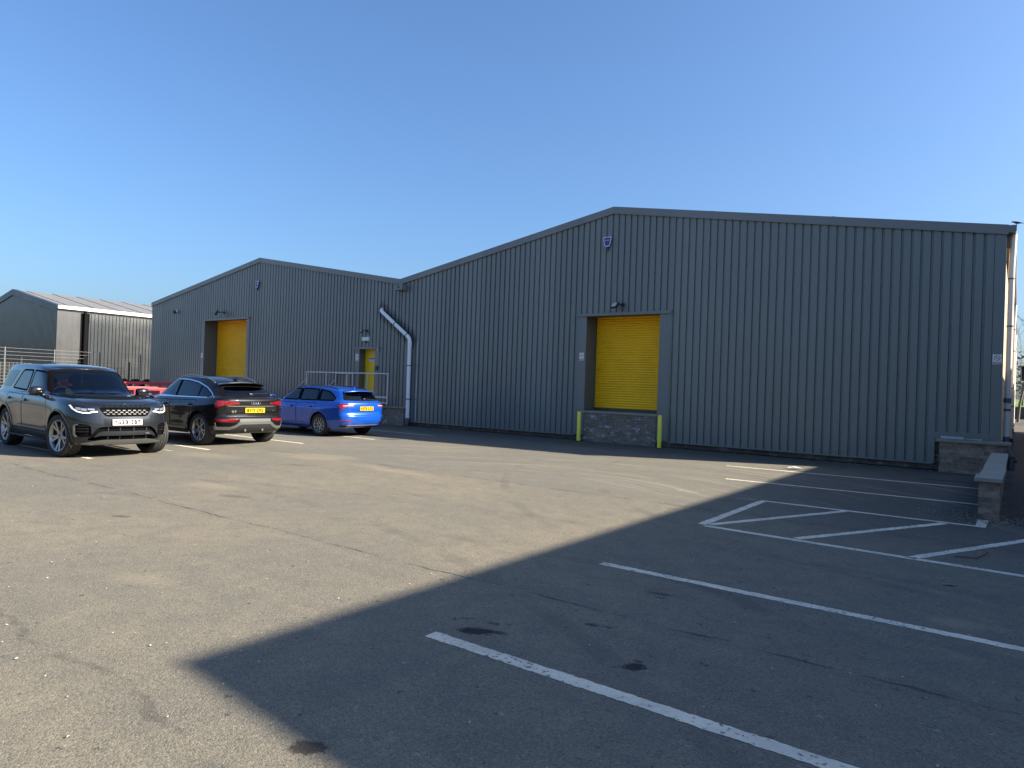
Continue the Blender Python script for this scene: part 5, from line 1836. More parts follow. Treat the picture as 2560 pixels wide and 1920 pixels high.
c.wheels((5, .10, .235, .030, .030, .035), (.2, .9, .33, .6))
sw = [(.99, 1.075), (.80, 1.20), (.50, 1.365), (.20, 1.465), (-.15, 1.495), (-.55, 1.488), (-.98, 1.435), (-1.36, 1.325), (-1.62, 1.19), (-1.69, 1.13), (-1.60, 1.095)]
def clip_x(poly, x0, x1):
    """part of a polygon between two x values"""
    def half(poly, x, keep_gt):
        out = []
        for i in range(len(poly)):
            a, b = poly[i], poly[(i + 1) % len(poly)]
            ia, ib = (a[0] > x) == keep_gt, (b[0] > x) == keep_gt
            if ia: out.append(a)
            if ia != ib:
                t = (x - a[0]) / (b[0] - a[0]); out.append((x, a[1] + (b[1] - a[1]) * t))
        return out
    return half(half(poly, x0, True), x1, False)
for v in 'RL':
    body_w = offset_poly(round_poly(sw, .05), -.028)
    c.add('window_surround', c.patch(round_poly(sw, .05), v, off=.002, cell=.07, hole=body_w), TRIM_BLACK)
    for a, b_, gm in ((-.22, 1.2, GLASS_TINT), (-1.14, -.31, GLASS_DARK), (-1.9, -1.18, GLASS_DARK)):
        pp = clip_x(body_w, a, b_)
        c.window(pp, v, gm, None, r=.015)
    for x in (-.265, -1.16):
        zt_ = 1.47 if x > -.5 else 1.375
        c.add('pillar_cover', c.ribbon([(x, 1.10), (x + .012, zt_)], v, .085 if x > -.5 else .035, .006), TRIM_BLACK)
    c.add('window_chrome', c.ribbon(round_poly(sw, .05), v, .024, .009, closed=True), CHROME)
    c.door([(.95, .42), (1.0, .75), (.92, 1.0), (-.22, 1.015), (-.24, .42)], v, -.05, .90, c.paint)
    c.door([(-.26, .42), (-.24, 1.015), (-1.30, 1.03), (-1.20, .80), (-.98, .55), (-.92, .42)], v, -1.06, .925, c.paint)
    c.add('sill_trim', c.patch([(.95, .28), (.95, .37), (-.92, .37), (-.92, .28)], v, off=.008), SATIN_DARK)
    c.add('sill_strip', c.ribbon([(.92, .375), (-.9, .375)], v, .028, .012), SILVER)
    tb = [(-2.30, .90), (-2.26, 1.0), (-2.16, 1.035), (-2.02, 1.03), (-2.10, .955), (-2.2, .91)]
    c.add('shoulder_crease', c.ribbon([(1.6, .93), (.6, .955), (-1.0, .975), (-1.9, .985)], v, .012, .003), c.paint)
c.window([(-.70, 1.03), (.70, 1.03), (.55, 1.44), (-.55, 1.44)], 'F', GLASS_CLEAR, TRIM_BLACK, .04)
c.window([(-.66, 1.165), (-.3, 1.155), (.3, 1.155), (.66, 1.165), (.52, 1.375), (.2, 1.395), (-.2, 1.395), (-.52, 1.375)], 'B', GLASS_TINT, TRIM_BLACK, .05, r=.05, grow=.015)
# roof spoiler
bm = bmesh.new()
rows = []
for i in range(25):
    y = -.60 + 1.2 * i / 24
    k = abs(y) / .60
    xe = -1.79 + .10 * k ** 3; zc = 1.470 - .055 * k ** 2.5
    lo, n_ = c.hit('T', -1.50, y * .93)
    rows.append([bm.verts.new(v) for v in ((-1.50, y * .93, lo.z + .004), (-1.62, y * .965, (lo.z + zc) / 2 + .012), (xe, y, zc - .004), (xe - .004, y, zc - .018), (xe + .03, y, zc - .034), (-1.60, y * .96, zc - .055))])
for a, b_ in zip(rows, rows[1:]):
    for k in range(5): bm.faces.new((a[k], b_[k], b_[k + 1], a[k + 1]))
bm.faces.new(rows[0]); bm.faces.new(list(reversed(rows[-1])))
bmesh.ops.recalc_face_normals(bm, faces=bm.faces)
c.add('roof_spoiler', bm, c.paint, smooth=35)
# tailgate and lamps
tg = round_poly([(-.60, .70), (.60, .70), (.72, .78), (.74, 1.09), (-.74, 1.09), (-.72, .78)], .05)
t_ = c.add('tailgate', c.cut(c.low, tg, 'B', extract=True, faces_ok=lambda q, n: n.x < -.3), c.paint, smooth=60)
c.add('tailgate_seam', c.ribbon(tg, 'B', .009, .0015, closed=True), SEAM, parent=t_)
tlp = [(.40, .985), (.43, 1.005), (.62, 1.030), (.82, 1.045), (.925, 1.03), (.935, .95), (.915, .885), (.86, .88), (.80, .925), (.66, .955), (.42, .970)]
for poly, sgn in ((tlp, 1), (M_(tlp), -1)):
    lamp = c.add('taillight', c.patch(round_poly(poly, .012), 'B', off=.006, cell=.03), RED_LENS)
    c.add('lamp_divider', c.ribbon([(sgn * .74, .94), (sgn * .72, 1.035)], 'B', .008, .009), SEAM, parent=lamp)
    c.add('lamp_band', c.ribbon([(sgn * .45, .985), (sgn * .64, .995), (sgn * .82, .99), (sgn * .9, .93)], 'B', .016, .009), RED_DARK, parent=lamp)
    fl = [(sgn * y, z) for y, z in ((.44, .605), (.46, .635), (.70, .625), (.90, .635), (.91, .60), (.88, .578), (.6, .575))]
    if sgn < 0: fl = list(reversed(fl))
    c.add('bumper_lamp', c.patch(round_poly(fl, .012), 'B', off=.006, cell=.04), RED_LENS)
    vt = [(sgn * y, z) for y, z in ((.52, .44), (.46, .545), (.88, .545), (.86, .44))]
    c.add('bumper_vent', c.patch(vt if sgn > 0 else list(reversed(vt)), 'B', off=.004, cell=.04), TRIM_BLACK)
    bm = bmesh.new(); l_, n_ = c.hit('B', sgn * .23, .38); box(bm, l_.x - .02, l_.x + .01, sgn * .23 - .022, sgn * .23 + .022, .335, .40, bev=.004); c.add('tow_bracket', bm, SILVER)
c.add('boot_chrome', c.ribbon([(.68, .928), (.5, .922), (-.5, .922), (-.68, .928)], 'B', .013, .012), CHROME)
c.add('bumper_panel', c.patch([(-.42, .57), (-.40, .632), (.40, .632), (.42, .57)], 'B', off=.004, cell=.06), simple('grey_bumper_panel', (.10, .10, .10), .4))
c.add('diffuser_band', c.ribbon([(.90, .545), (.885, .46), (.85, .425), (.62, .425), (.50, .47), (.42, .525), (.36, .54), (-.36, .54), (-.42, .525), (-.50, .47), (-.62, .425), (-.85, .425), (-.885, .46), (-.90, .545)], 'B', .062, .020), SILVER)
c.add('valance', c.patch(round_poly([(-.80, .32), (-.84, .395), (-.60, .395), (-.40, .505), (.40, .505), (.60, .395), (.84, .395), (.80, .32)], .03), 'B', off=.010, cell=.05), SATIN_DARK)
c.plate('BV71 CWG', 'B', 0, .825, True)
bm = bmesh.new()
for i in range(4):
    y = -.087 + i * .058
    l_, n_ = c.hit('B', y, 1.0)
    ex = Vector((0, -1, 0)); ey = n_.cross(ex); Mx = frame_mat(l_ + n_ * .008, ex, ey)
    tube(bm, [Mx @ Vector((.036 * math.cos(2 * PI * k / 24), .036 * math.sin(2 * PI * k / 24), 0)) for k in range(25)], .006, 6, caps=False)
c.add('badge', bm, CHROME)
c.letters('Q5', 'B', .55, .49, .80, .058, CHROME, 'badge', .004)
c.letters('40TDI', 'B', -.49, -.60, .815, .034, CHROME, 'badge', .003)
bm = bmesh.new()
l1, n1 = c.hit('B', -.02, 1.185); l2, n2 = c.hit('B', -.50, 1.19)
tube(bm, [l1 + n1 * .02, l1.lerp(l2, .4) + n1 * .03, l2 + n2 * .016], .010, 6); box(bm, l1.x - .05, l1.x, -.06, .04, l1.z - .02, l1.z + .025, bev=.008)
c.add('rear_wiper', bm, BLACK_P)
for sg in (1, -1):
    bm = bmesh.new(); pts = []
    for i in range(17):
        x = -1.42 + 1.62 * i / 16
        lo, n_ = c.hit('T', x, sg * (.545 + .03 * math.sin(PI * i / 16)))
        pts.append(lo + Vector((0, 0, .004 + .035 * min(1, 4 * min(i, 16 - i) / 16))))
    tube(bm, pts, .017, 10)
    c.add('roof_rail', bm, SILVER)
bm = bmesh.new(); l_, n_ = c.hit('T', -1.38, 0); prism(bm, [(-1.28, l_.z), (-1.46, l_.z - .01), (-1.47, l_.z + .06), (-1.44, l_.z + .065)], 'y', -.022, .022); c.add('roof_aerial', bm, c.paint)
c.mirror(.72, 1.10, .86, c.paint)
c.interior([(-.10, -.36, .66), (-.10, .36, .66), (-.98, -.36, .68), (-.98, .36, .68)], .40, 1.0, .62, SEAT_D, -.36, xback=-1.6, hf=.80)
c.finish()

# ------------------------------------------------------------------ blue estate, tail towards the yard
SKODA = dict(
    xf=2.22, xr=-2.37, hw=.915, wb=2.686, tr=.318, rim_r=.222, tyre_w=.215, track_out=.895, mirror_z=1.28,
    plan_front=[(0, 0), (.015, .3), (.06, .58), (.14, .76), (.28, .89), (.5, .96), (.9, 1.0)],
    plan_rear=[(0, 0), (.012, .3), (.045, .6), (.10, .78), (.21, .905), (.45, .965), (.9, .995), (1.3, 1.0)],
    zt=[(2.22, .68), (2.0, .80), (1.5, .90), (1.0, .945), (.4, .955), (-1.0, .965), (-1.8, .985), (-2.15, 1.0), (-2.37, .99)],
    zb=[(2.22, .22), (1.8, .21), (1.0, .22), (-1.0, .22), (-1.8, .23), (-2.37, .29)],
    side_in=[(0, .07), (.1, .045), (.3, .022), (.5, .012), (.70, 0), (.78, .002), (.84, .020), (.93, .05), (1, .085)],
    front_in=[(0, .1), (.2, .01), (.4, 0), (.7, .04), (1, .2)],
    rear_in=[(0, .16), (.08, .07), (.18, .02), (.30, 0), (.45, .002), (.50, .035), (.62, .055), (.74, .045), (.88, .05), (.96, .062), (1, .10)],
    crown=[(2.22, .02), (1.5, .045), (0, .04), (-2.1, .02), (-2.37, .008)],
    flare=[(1.343, .32, .39, .010), (-1.343, .32, .39, .010)],
    gh=dict(bf=1.08, br=-2.27, bw=.82, tf=.16, tr=-1.93, tw=.575, crown=.04,
            bplan_f=[(0, 0), (.03, .3), (.12, .6), (.28, .84), (.5, .95), (.8, .99), (1.1, 1)],
            bplan_r=[(0, 0), (.01, .35), (.05, .65), (.12, .84), (.30, .94), (.7, .985), (1.2, 1)],
            tplan_f=[(0, 0), (.02, .3), (.08, .6), (.18, .84), (.32, .95), (.55, .99), (.8, 1)],
            tplan_r=[(0, 0), (.01, .4), (.035, .72), (.10, .9), (.3, .98), (.7, 1)],
            zb=[(1.08, .91), (0, .92), (-1.6, .94), (-2.27, .96)],
            zr=[(.16, 1.325), (-.1, 1.37), (-.5, 1.395), (-1.0, 1.39), (-1.5, 1.362), (-1.93, 1.305)],
            prof=[(0, 0), (.4, .33), (.75, .63), (.88, .77), (.95, .88), (1, 1)]))
BLUE_PAINT = car_paint('bright_blue_paint', (.003, .070, .41), .3, .28)
c = Car('estate_car', 'bright blue estate car with yellow rear plate beside the platform steps', 'car', (-17.35, -5.13, 0), R(182.3), SKODA, BLUE_PAINT)
c.arches(.05, .04)
c.wheels((5, .16, .34, .028, .026, .022), (.5, .1, .8, .4))
for v in 'RL':
    c.window([(.93, .995), (.66, 1.155), (.38, 1.275), (.12, 1.325), (-.28, 1.34), (-.31, 1.0)], v, GLASS_CLEAR, TRIM_BLACK, .035)
    c.window([(-.40, 1.0), (-.37, 1.342), (-.78, 1.34), (-1.08, 1.325), (-1.13, 1.01)], v, GLASS_CLEAR, TRIM_BLACK, .035)
    c.window([(-1.22, 1.012), (-1.18, 1.315), (-1.50, 1.275), (-1.70, 1.185), (-1.86, 1.06), (-1.82, 1.02)], v, GLASS_CLEAR, TRIM_BLACK, .035)
    for x in (-.345, -1.175): c.add('pillar_cover', c.ribbon([(x, 1.0), (x + .02, 1.335)], v, .075, .005), TRIM_BLACK)
    c.door([(.90, .36), (.95, .70), (.88, .915), (-.34, .925), (-.36, .36)], v, -.17, .815, c.paint)
    c.door([(-.38, .36), (-.36, .925), (-1.24, .935), (-1.14, .72), (-.96, .52), (-.92, .36)], v, -1.02, .83, c.paint)
    c.add('shoulder_crease', c.ribbon([(1.5, .845), (.5, .865), (-1.0, .88), (-2.05, .89)], v, .012, .003), c.paint)
    c.add('sill_trim', c.ribbon([(.92, .27), (-.90, .27)], v, .03, .006), SATIN_DARK)
c.window([(-.68, .95), (.68, .95), (.54, 1.30), (-.54, 1.30)], 'F', GLASS_CLEAR, TRIM_BLACK, .04)
c.window([(-.64, 1.05), (-.3, 1.042), (.3, 1.042), (.64, 1.05), (.53, 1.265), (.2, 1.28), (-.2, 1.28), (-.53, 1.265)], 'B', GLASS_CLEAR, TRIM_BLACK, .05, r=.045, grow=.015)
bm = bmesh.new()
rows = []
for i in range(25):
    y = -.55 + 1.1 * i / 24
    k = abs(y) / .55
    xe = -2.14 + .09 * k ** 3; zc = 1.315 - .03 * k ** 2.5
    lo, n_ = c.hit('T', -1.88, y * .95)
    rows.append([bm.verts.new(v) for v in ((-1.88, y * .95, lo.z + .004), (-2.0, y * .97, (lo.z * .55 + zc * .45) + .006), (xe, y, zc - .002), (xe - .003, y, zc - .014), (xe + .03, y, zc - .028), (-1.97, y * .97, zc - .04))])
for a, b_ in zip(rows, rows[1:]):
    for k in range(5): bm.faces.new((a[k], b_[k], b_[k + 1], a[k + 1]))
bm.faces.new(rows[0]); bm.faces.new(list(reversed(rows[-1])))
bmesh.ops.recalc_face_normals(bm, faces=bm.faces)
c.add('roof_spoiler', bm, c.paint, smooth=35)
tg = round_poly([(-.58, .63), (.58, .63), (.64, .74), (.66, 1.0), (-.66, 1.0), (-.64, .74)], .05)
t_ = c.add('tailgate', c.cut(c.low, tg, 'B', extract=True, faces_ok=lambda q, n: n.x < -.3), c.paint, smooth=60)
c.add('tailgate_seam', c.ribbon(tg, 'B', .009, .0015, closed=True), SEAM, parent=t_)
tlp = [(.44, .905), (.46, .925), (.66, .945), (.86, .955), (.90, .93), (.88, .855), (.83, .80), (.79, .795), (.74, .845), (.62, .868), (.45, .882)]
for poly, sgn in ((tlp, 1), (M_(tlp), -1)):
    lamp = c.add('taillight', c.patch(round_poly(poly, .012), 'B', off=.006, cell=.03), RED_LENS)
    c.add('lamp_band', c.ribbon([(sgn * .47, .896), (sgn * .64, .895), (sgn * .76, .885)], 'B', .014, .009), simple('pale_lamp_band', (.6, .5, .5), .2), parent=lamp)
    c.add('lamp_divider', c.ribbon([(sgn * .645, .865), (sgn * .655, .945)], 'B', .008, .009), SEAM, parent=lamp)
    c.add('reflector', c.ribbon([(sgn * .52, .455), (sgn * .80, .462)], 'B', .030, .008), RED_LENS)
bm_ = c.ribbon([(.40, .80), (-.40, .80)], 'B', .01, .002)
c.add('plate_recess', c.patch(round_poly([(-.40, .745), (.40, .745), (.37, .885), (-.37, .885)], .03), 'B', off=.0015, cell=.06, skirt=.004), c.paint)
bm_.free()
c.add('valance', c.patch(round_poly([(-.78, .29), (-.80, .345), (.80, .345), (.78, .29)], .02), 'B', off=.006, cell=.05), SATIN_DARK)
c.add('bumper_strip', c.ribbon([(.66, .335), (-.66, .335)], 'B', .022, .014), SILVER)
c.plate('WJ73 LYG', 'B', 0, .815, True)
c.letters('ŠKODA', 'B', .30, -.30, .955, .045, CHROME, 'badge', .003)
bm = bmesh.new()
l1, n1 = c.hit('B', -.02, 1.07); l2, n2 = c.hit('B', -.42, 1.062)
tube(bm, [l1 + n1 * .02, l1.lerp(l2, .4) + n1 * .025, l2 + n2 * .014], .009, 6); box(bm, l1.x - .045, l1.x, -.05, .03, l1.z - .015, l1.z + .03, bev=.008)
c.add('rear_wiper', bm, BLACK_P)
for sg in (1, -1):
    bm = bmesh.new(); pts = []
    for i in range(17):
        x = -1.75 + 1.80 * i / 16
        lo, n_ = c.hit('T', x, sg * (.535 + .02 * math.sin(PI * i / 16)))
        pts.append(lo + Vector((0, 0, .004 + .028 * min(1, 4 * min(i, 16 - i) / 16))))
    tube(bm, pts, .015, 10)
    c.add('roof_rail', bm, GLOSS_BLACK)
bm = bmesh.new(); l_, n_ = c.hit('T', -1.72, 0); prism(bm, [(-1.62, l_.z), (-1.80, l_.z - .01), (-1.81, l_.z + .05), (-1.78, l_.z + .055)], 'y', -.02, .02); c.add('roof_aerial', bm, c.paint)
c.mirror(.70, 1.03, .84, c.paint)
c.interior([(-.05, -.35, .58), (-.05, .35, .58), (-.95, -.35, .60), (-.95, .35, .60)], .34, .93, .62, SEAT_D, -.35, xback=-1.85, hf=.76)
bm = bmesh.new()
bmesh.ops.create_circle(bm, cap_ends=True, radius=.001, segments=3)
bm.free()
c.finish()
# ================================================================== neighbours and background
def shed():
    """grey shed beyond the fence: gable end towards us, long side in the sun"""
    x1, x0, y0, y1 = -45.1, -58.9, -2.0, 42.0
    ze, za, xm = 5.40, 6.72, -52.0
    t = empty('storage_shed', (x1, y0, 0), 0, 'grey steel shed with pale roof behind the mesh fence', 'shed')
    o = Vector((-x1, -y0, 0))
    def part(name, bm, m, parent=None, sm=None):
        bmesh.ops.translate(bm, verts=bm.verts, vec=o)
        return obj(name, bm, m, parent or t, sm)
    rz = lambda x: ze + (za - ze) * (1 - abs(x - xm) / (x1 - xm))
    SH = sheet_mat('shed_cladding', (.040, .045, .050), .22, dirt_amt=.2)[0]
    SHT = sheet_mat('shed_flashing', (.028, .031, .035), .4, streak=.05)[0]
    def sheet(run0, run1, pitch, fl, gw, dp, top, place):
        bm = bmesh.new(); pts = [(run0, 0.0)]; x = run0 + .05
        while x + gw + 2 * fl < run1:
            pts += [(x, 0), (x + fl, dp), (x + fl + gw, dp), (x + 2 * fl + gw, 0)]; x += pitch
        pts.append((run1, 0))
        prev = None
        for u, d in pts:
            cur = (bm.verts.new(place(u, d, .1)), bm.verts.new(place(u, d, top(u))))
            if prev: bm.faces.new((prev[0], prev[1], cur[1], cur[0]))
            prev = cur
        bmesh.ops.recalc_face_normals(bm, faces=bm.faces)
        return bm
    part('gable_wall', sheet(x0, x1, .17, .015, .055, .05, lambda u: rz(u) - .1, lambda u, d, z: (u, y0 + d, z)), SH)
    part('side_wall', sheet(y0 + 1.75, y1, .205, .012, .028, .04, lambda u: ze - .12, lambda u, d, z: (x1 - d, u, z)), SH)
    bm = bmesh.new(); box(bm, x1 - .05, x1 + .012, y0 + .01, y0 + 1.25, .1, ze - .15); part('corner_panel', bm, SHT)
    bm = bmesh.new(); box(bm, x1 - .1, x1 - .055, y0 + 1.25, y0 + 1.76, .1, ze - .15); part('dark_recess', bm, SEAM)
    bm = bmesh.new(); tube(bm, [(x1 + .02, y0 + 1.5, .1), (x1 + .02, y0 + 1.5, ze - .2)], .09, 12); part('downpipe', bm, SEAM, sm=40)
    SR = simple('shed_roof_sheet', (.155, .152, .145), .5, var=.2, scale=1.2); SL = simple('rooflight_sheet', (.14, .125, .06), .4, var=.2)
    for a, za_, b_, zb_ in ((x0 - .1, ze, xm, za), (xm, za, x1 + .12, ze)):
        bm = bmesh.new()
        n = 60
        for i in range(n):
            ya, yb = y0 + (y1 - y0) * i / n, y0 + (y1 - y0) * (i + 1) / n
            h = .025 if i % 2 else 0
            vs = [bm.verts.new(v) for v in ((a, ya, za_ + h), (b_, ya, zb_ + h), (b_, yb, zb_ + h), (a, yb, za_ + h))]
            bm.faces.new(vs)
        r_ = part('roof', bm, SR)
    for y in (6.0, 12.5, 19.0, 25.5):
        bm = bmesh.new()
        k0, k1 = .25, .95
        vs = [bm.verts.new(v) for v in ((xm + (x1 - xm) * k0, y, za + (ze - za) * k0 + .04), (xm + (x1 - xm) * k1, y, za + (ze - za) * k1 + .04), (xm + (x1 - xm) * k1, y + 1.1, za + (ze - za) * k1 + .04), (xm + (x1 - xm) * k0, y + 1.1, za + (ze - za) * k0 + .04))]
        bm.faces.new(vs); part('rooflight', bm, SL)
    bm = bmesh.new()
    for (a, za_), (b_, zb_) in (((x0 - .1, ze), (xm, za)), ((xm, za), (x1 + .13, ze))):
        vs = [bm.verts.new(v) for v in ((a, y0 - .06, za_ - .34), (b_, y0 - .06, zb_ - .34), (b_, y0 - .06, zb_ + .04), (a, y0 - .06, za_ + .04))]; bm.faces.new(vs)
        vs = [bm.verts.new(v) for v in ((a, y0 - .06, za_ + .04), (b_, y0 - .06, zb_ + .04), (b_, y0 + .2, zb_ + .04), (a, y0 + .2, za_ + .04))]; bm.faces.new(vs)
    part('bargeboard', bm, SHT)
    bm = bmesh.new(); box(bm, x1 + .02, x1 + .20, y0 - .03, y1, ze - .16, ze + .03, bev=.02); part('gutter', bm, simple('white_gutter', (.78, .78, .76), .4))
    bm = bmesh.new(); box(bm, x1 - .25, x1 + .01, y0 + .1, y1, ze - .30, ze - .165); part('soffit', bm, SHT)
    return t
shed()

WIRE = simple('galvanised_wire', (.22, .22, .21), .45, metal=.4); POST_G = simple('fence_post_paint', (.13, .135, .13), .5, metal=.3)
WIRE_D = simple('dark_wire', (.03, .035, .035), .5)
def fence():
    """welded mesh fence in panels, from the corner of the warehouse towards the left"""
    x = -38.62
    t = empty('mesh_fence', (x, 0, 0), 0, 'tall galvanised wire mesh fence in front of the grey shed', 'fence')
    ys = [-.25 - 2.08 * i for i in range(8)]
    for i, y in enumerate(ys):
        bm = bmesh.new(); box(bm, -.022, .022, y - .022, y + .022, 0, 2.66, bev=.006); obj('fence_post', bm, POST_G, t)
    for a, b_ in zip(ys, ys[1:]):
        bm = bmesh.new()
        z = .06
        rows = [.06 + .155 * k for k in range(13)] + [2.10, 2.28, 2.45, 2.62]
        for z in rows: box(bm, .034, .042, b_, a, z - .0045, z + .0045)
        n = int((a - b_) / .155)
        for k in range(n + 1):
            y = b_ + .02 + (a - b_ - .04) * k / n
            box(bm, .043, .050, y - .0035, y + .0035, .04, 1.93 + (.02))
        obj('mesh_panel', bm, WIRE, t)
    return t
fence()
def stock_fence():
    t = empty('stake_fence', (-40.2, -1, 0), 0, 'dark wire fence on black stakes just behind the pale mesh fence', 'fence')
    for y in (.9, -1.7, -4.3, -6.9, -9.5):
        bm = bmesh.new(); tube(bm, [(0, y, 0), (0, y, 2.25)], .045, 8); obj('stake', bm, WIRE_D, t, 40)
    bm = bmesh.new()
    for z in [.2 + .15 * k for k in range(12)]: tube(bm, [(.04, -9.5, z), (.04, .9, z)], .007, 5)
    for k in range(66): tube(bm, [(.048, -9.5 + .16 * k, .1), (.048, -9.5 + .16 * k, 1.9)], .006, 5)
    obj('wire_netting', bm, WIRE_D, t)
stock_fence()

# heap of old tyres between the fence and the warehouse corner
tb = bmesh.new()
lathe(tb, [(-.10, .20), (-.12, .25), (-.12, .30), (-.10, .345), (-.06, .36), (.06, .36), (.10, .345), (.12, .30), (.12, .25), (.10, .20)], 28)
bmesh.ops.recalc_face_normals(tb, faces=tb.faces)
first = None
rr = random.Random(21)
k = 0
for i in range(5):
    for lev in range(2):
        x, y, z = -40.9 - rr.uniform(0, .4), 1.1 - i * .66 + rr.uniform(-.1, .1) + (.3 if lev else 0), .36 + lev * .60
        if first is None:
            o = first = obj('tyre', tb, TYRE, None, 40)
        else:
            o = first.copy(); COL.objects.link(o)
        o.location = (x, y, z); o.rotation_euler = (0, 0, R(90) + rr.uniform(-.3, .3))
        tag(o, 'old black tyre in the heap behind the mesh fence', 'tyre', 'old tyres heaped behind the fence')
        k += 1

REDP = simple('red_trailer_paint', (.50, .035, .045), .4, var=.1, coat=.2)
REDD = simple('dusty_red_trailer_paint', (.20, .02, .025), .6, var=.2)
def trailer(loc, rz, label, L=5.2, W=2.2, zd=.62, hs=.50):
    t = empty('flat_trailer', loc, rz, label, 'trailer', 'red trailers parked behind the cars')
    bm = bmesh.new(); box(bm, -L / 2, L / 2, -W / 2, W / 2, zd - .08, zd); obj('bed', bm, REDD, t)
    for sg in (1, -1):
        bm = bmesh.new()
        box(bm, -L / 2, L / 2, sg * W / 2 - .035, sg * W / 2 + .035, zd + hs - .10, zd + hs, bev=.008); obj('side_rail', bm, REDP, t)
        bm = bmesh.new(); box(bm, -L / 2, L / 2, sg * W / 2 - .04, sg * W / 2 + .04, zd - .10, zd + .02, bev=.008); obj('side_rail', bm, REDP, t)
        for i in range(6):
            x = -L / 2 + .06 + (L - .12) * i / 5
            bm = bmesh.new(); box(bm, x - .06, x + .06, sg * W / 2 - .03, sg * W / 2 + .03, zd + .02, zd + hs - .10); obj('stanchion', bm, REDP, t)
        bm = bmesh.new()
        for i in range(44):
            x = -L / 2 + .15 + (L - .3) * i / 43
            box(bm, x - .006, x + .006, sg * (W / 2 - .05) - .006, sg * (W / 2 - .05) + .006, zd + .02, zd + .15)
        obj('side_grid', bm, REDP, t)
    for sg in (1, -1):
        bm = bmesh.new(); box(bm, sg * L / 2 - .035, sg * L / 2 + .035, -W / 2 + .04, W / 2 - .04, zd + hs - .10, zd + hs); box(bm, sg * L / 2 - .03, sg * L / 2 + .03, -W / 2 + .04, W / 2 - .04, zd + .005, zd + .10)
        obj('end_gate', bm, REDP, t)
    for x in (-.4, .4):
        for sg in (1, -1):
            wb = bmesh.new(); lathe(wb, [(-.09, .14), (-.10, .20), (-.09, .29), (-.05, .31), (.05, .31), (.09, .29), (.10, .20), (.09, .14), (.02, .0001)], 28); bmesh.ops.recalc_face_normals(wb, faces=wb.faces)
            o = obj('wheel', wb, TYRE, t, 40); o.location = (x, sg * (W / 2 + .02), .31)
    bm = bmesh.new(); tube(bm, [(L / 2, -.5, zd - .1), (L / 2 + 1.1, 0, zd - .15)], .04, 8); tube(bm, [(L / 2, .5, zd - .1), (L / 2 + 1.1, 0, zd - .15)], .04, 8); obj('drawbar', bm, REDP, t, 40)
trailer((-28.6, -5.1, 0), R(88), 'red steel trailer with barred sides between the grey and black cars', 5.0, 2.2, .60, .46)
trailer((-33.2, -3.2, 0), R(80), 'red steel trailer standing further back against the fence', 5.4, 2.2, .72, .50)

# white container and rubble at the left edge, behind the fence
t = empty('storage_container', (-44.2, -8.6, 0), 0, 'pale storage container low behind the mesh fence at the left edge', 'container')
CW = simple('pale_container_paint', (.62, .60, .56), .5, var=.1)
bm = bmesh.new()
prev = None
for i in range(60):
    y = -2.0 + 4.6 * i / 59
    d = (0, 0, .035, .035)[i % 4]
    cur = (bm.verts.new((0 - d, y, .15)), bm.verts.new((0 - d, y, 2.2)))
    if prev: bm.faces.new((prev[0], cur[0], cur[1], prev[1]))
    prev = cur
obj('side_wall', bm, CW, t)
bm = bmesh.new(); box(bm, -2.3, -.04, -2.02, 2.62, .12, 2.2); obj('shell', bm, CW, t)
bm = bmesh.new(); box(bm, -2.4, .05, -2.1, 2.7, 2.2, 2.32, bev=.02); obj('roof', bm, simple('container_roof', (.30, .30, .29), .5), t)
LOG = simple('cut_timber', (.46, .25, .09), .8, var=.3, scale=14)
BARK = simple('bark', (.10, .065, .04), .9, var=.3, scale=10, bump=.01, bscale=30)
rr = random.Random(11)
lb = bmesh.new(); tube(lb, [(-.9, 0, 0), (.9, 0, 0)], .15, 12, mi=0)
for f in lb.faces:
    f.material_index = 1 if len(f.verts) > 4 else 0
first = None
for lev in range(5):
    for i in range(6 - lev):
        if first is None: o = first = obj('log', lb, [BARK, LOG], None, 50)
        else: o = first.copy(); COL.objects.link(o)
        sc = rr.uniform(.8, 1.1)
        o.location = (-31.7 + rr.uniform(-.1, .1), -10.0 - i * .30 - lev * .15, .15 + lev * .265); o.scale = (1, sc, sc); o.rotation_euler = (rr.uniform(0, 6), 0, rr.uniform(-.06, .06))
        tag(o, 'cut log with pale orange end in the stack at the left edge', 'log', 'cut logs stacked at the left edge')

# ------------------------------------------------------------------ far right: what shows past the corner
GRASS = simple('mown_grass', (.10, .17, .02), .9, var=.3, scale=6, bump=.03, bscale=30)
bm = bmesh.new(); vs = [bm.verts.new(v) for v in ((-40, 77.3, 1.30), (60, 77.3, 1.30), (60, 140, 2.6), (-40, 140, 2.6))]; bm.faces.new(vs)
tag(obj('grass_bank', bm, GRASS), kind='structure')
t = empty('retaining_wall', (10, 77, 0), 0, 'low brown retaining wall below the lit grass at the far end', 'wall')
bm = bmesh.new(); box(bm, -50, 50, 0, .28, 0, 1.26); obj('wall_face', bm, simple('mossy_render', (.11, .095, .06), .9, var=.25), t)
bm = bmesh.new(); box(bm, -50, 50, -.04, .34, 1.262, 1.32); obj('coping', bm, simple('mossy_coping', (.14, .13, .09), .9), t)
t = empty('timber_shelter', (3.0, 82, 1.5), 0, 'dark raised timber shelter on posts beyond the warehouse side', 'shelter')
SHD = simple('dark_timber', (.02, .02, .018), .8); SHL = simple('pale_timber', (.30, .25, .16), .8)
bm = bmesh.new(); box(bm, -2.75, 4, -1.2, 1.2, 2.95, 4.5); obj('cabin', bm, SHD, t)
bm = bmesh.new(); box(bm, -2.95, 4.2, -1.4, 1.4, 4.52, 4.66); obj('roof', bm, SHL, t)
bm = bmesh.new(); box(bm, -3.6, 4.2, -1.5, 1.5, 2.55, 2.70); obj('deck', bm, SHL, t)
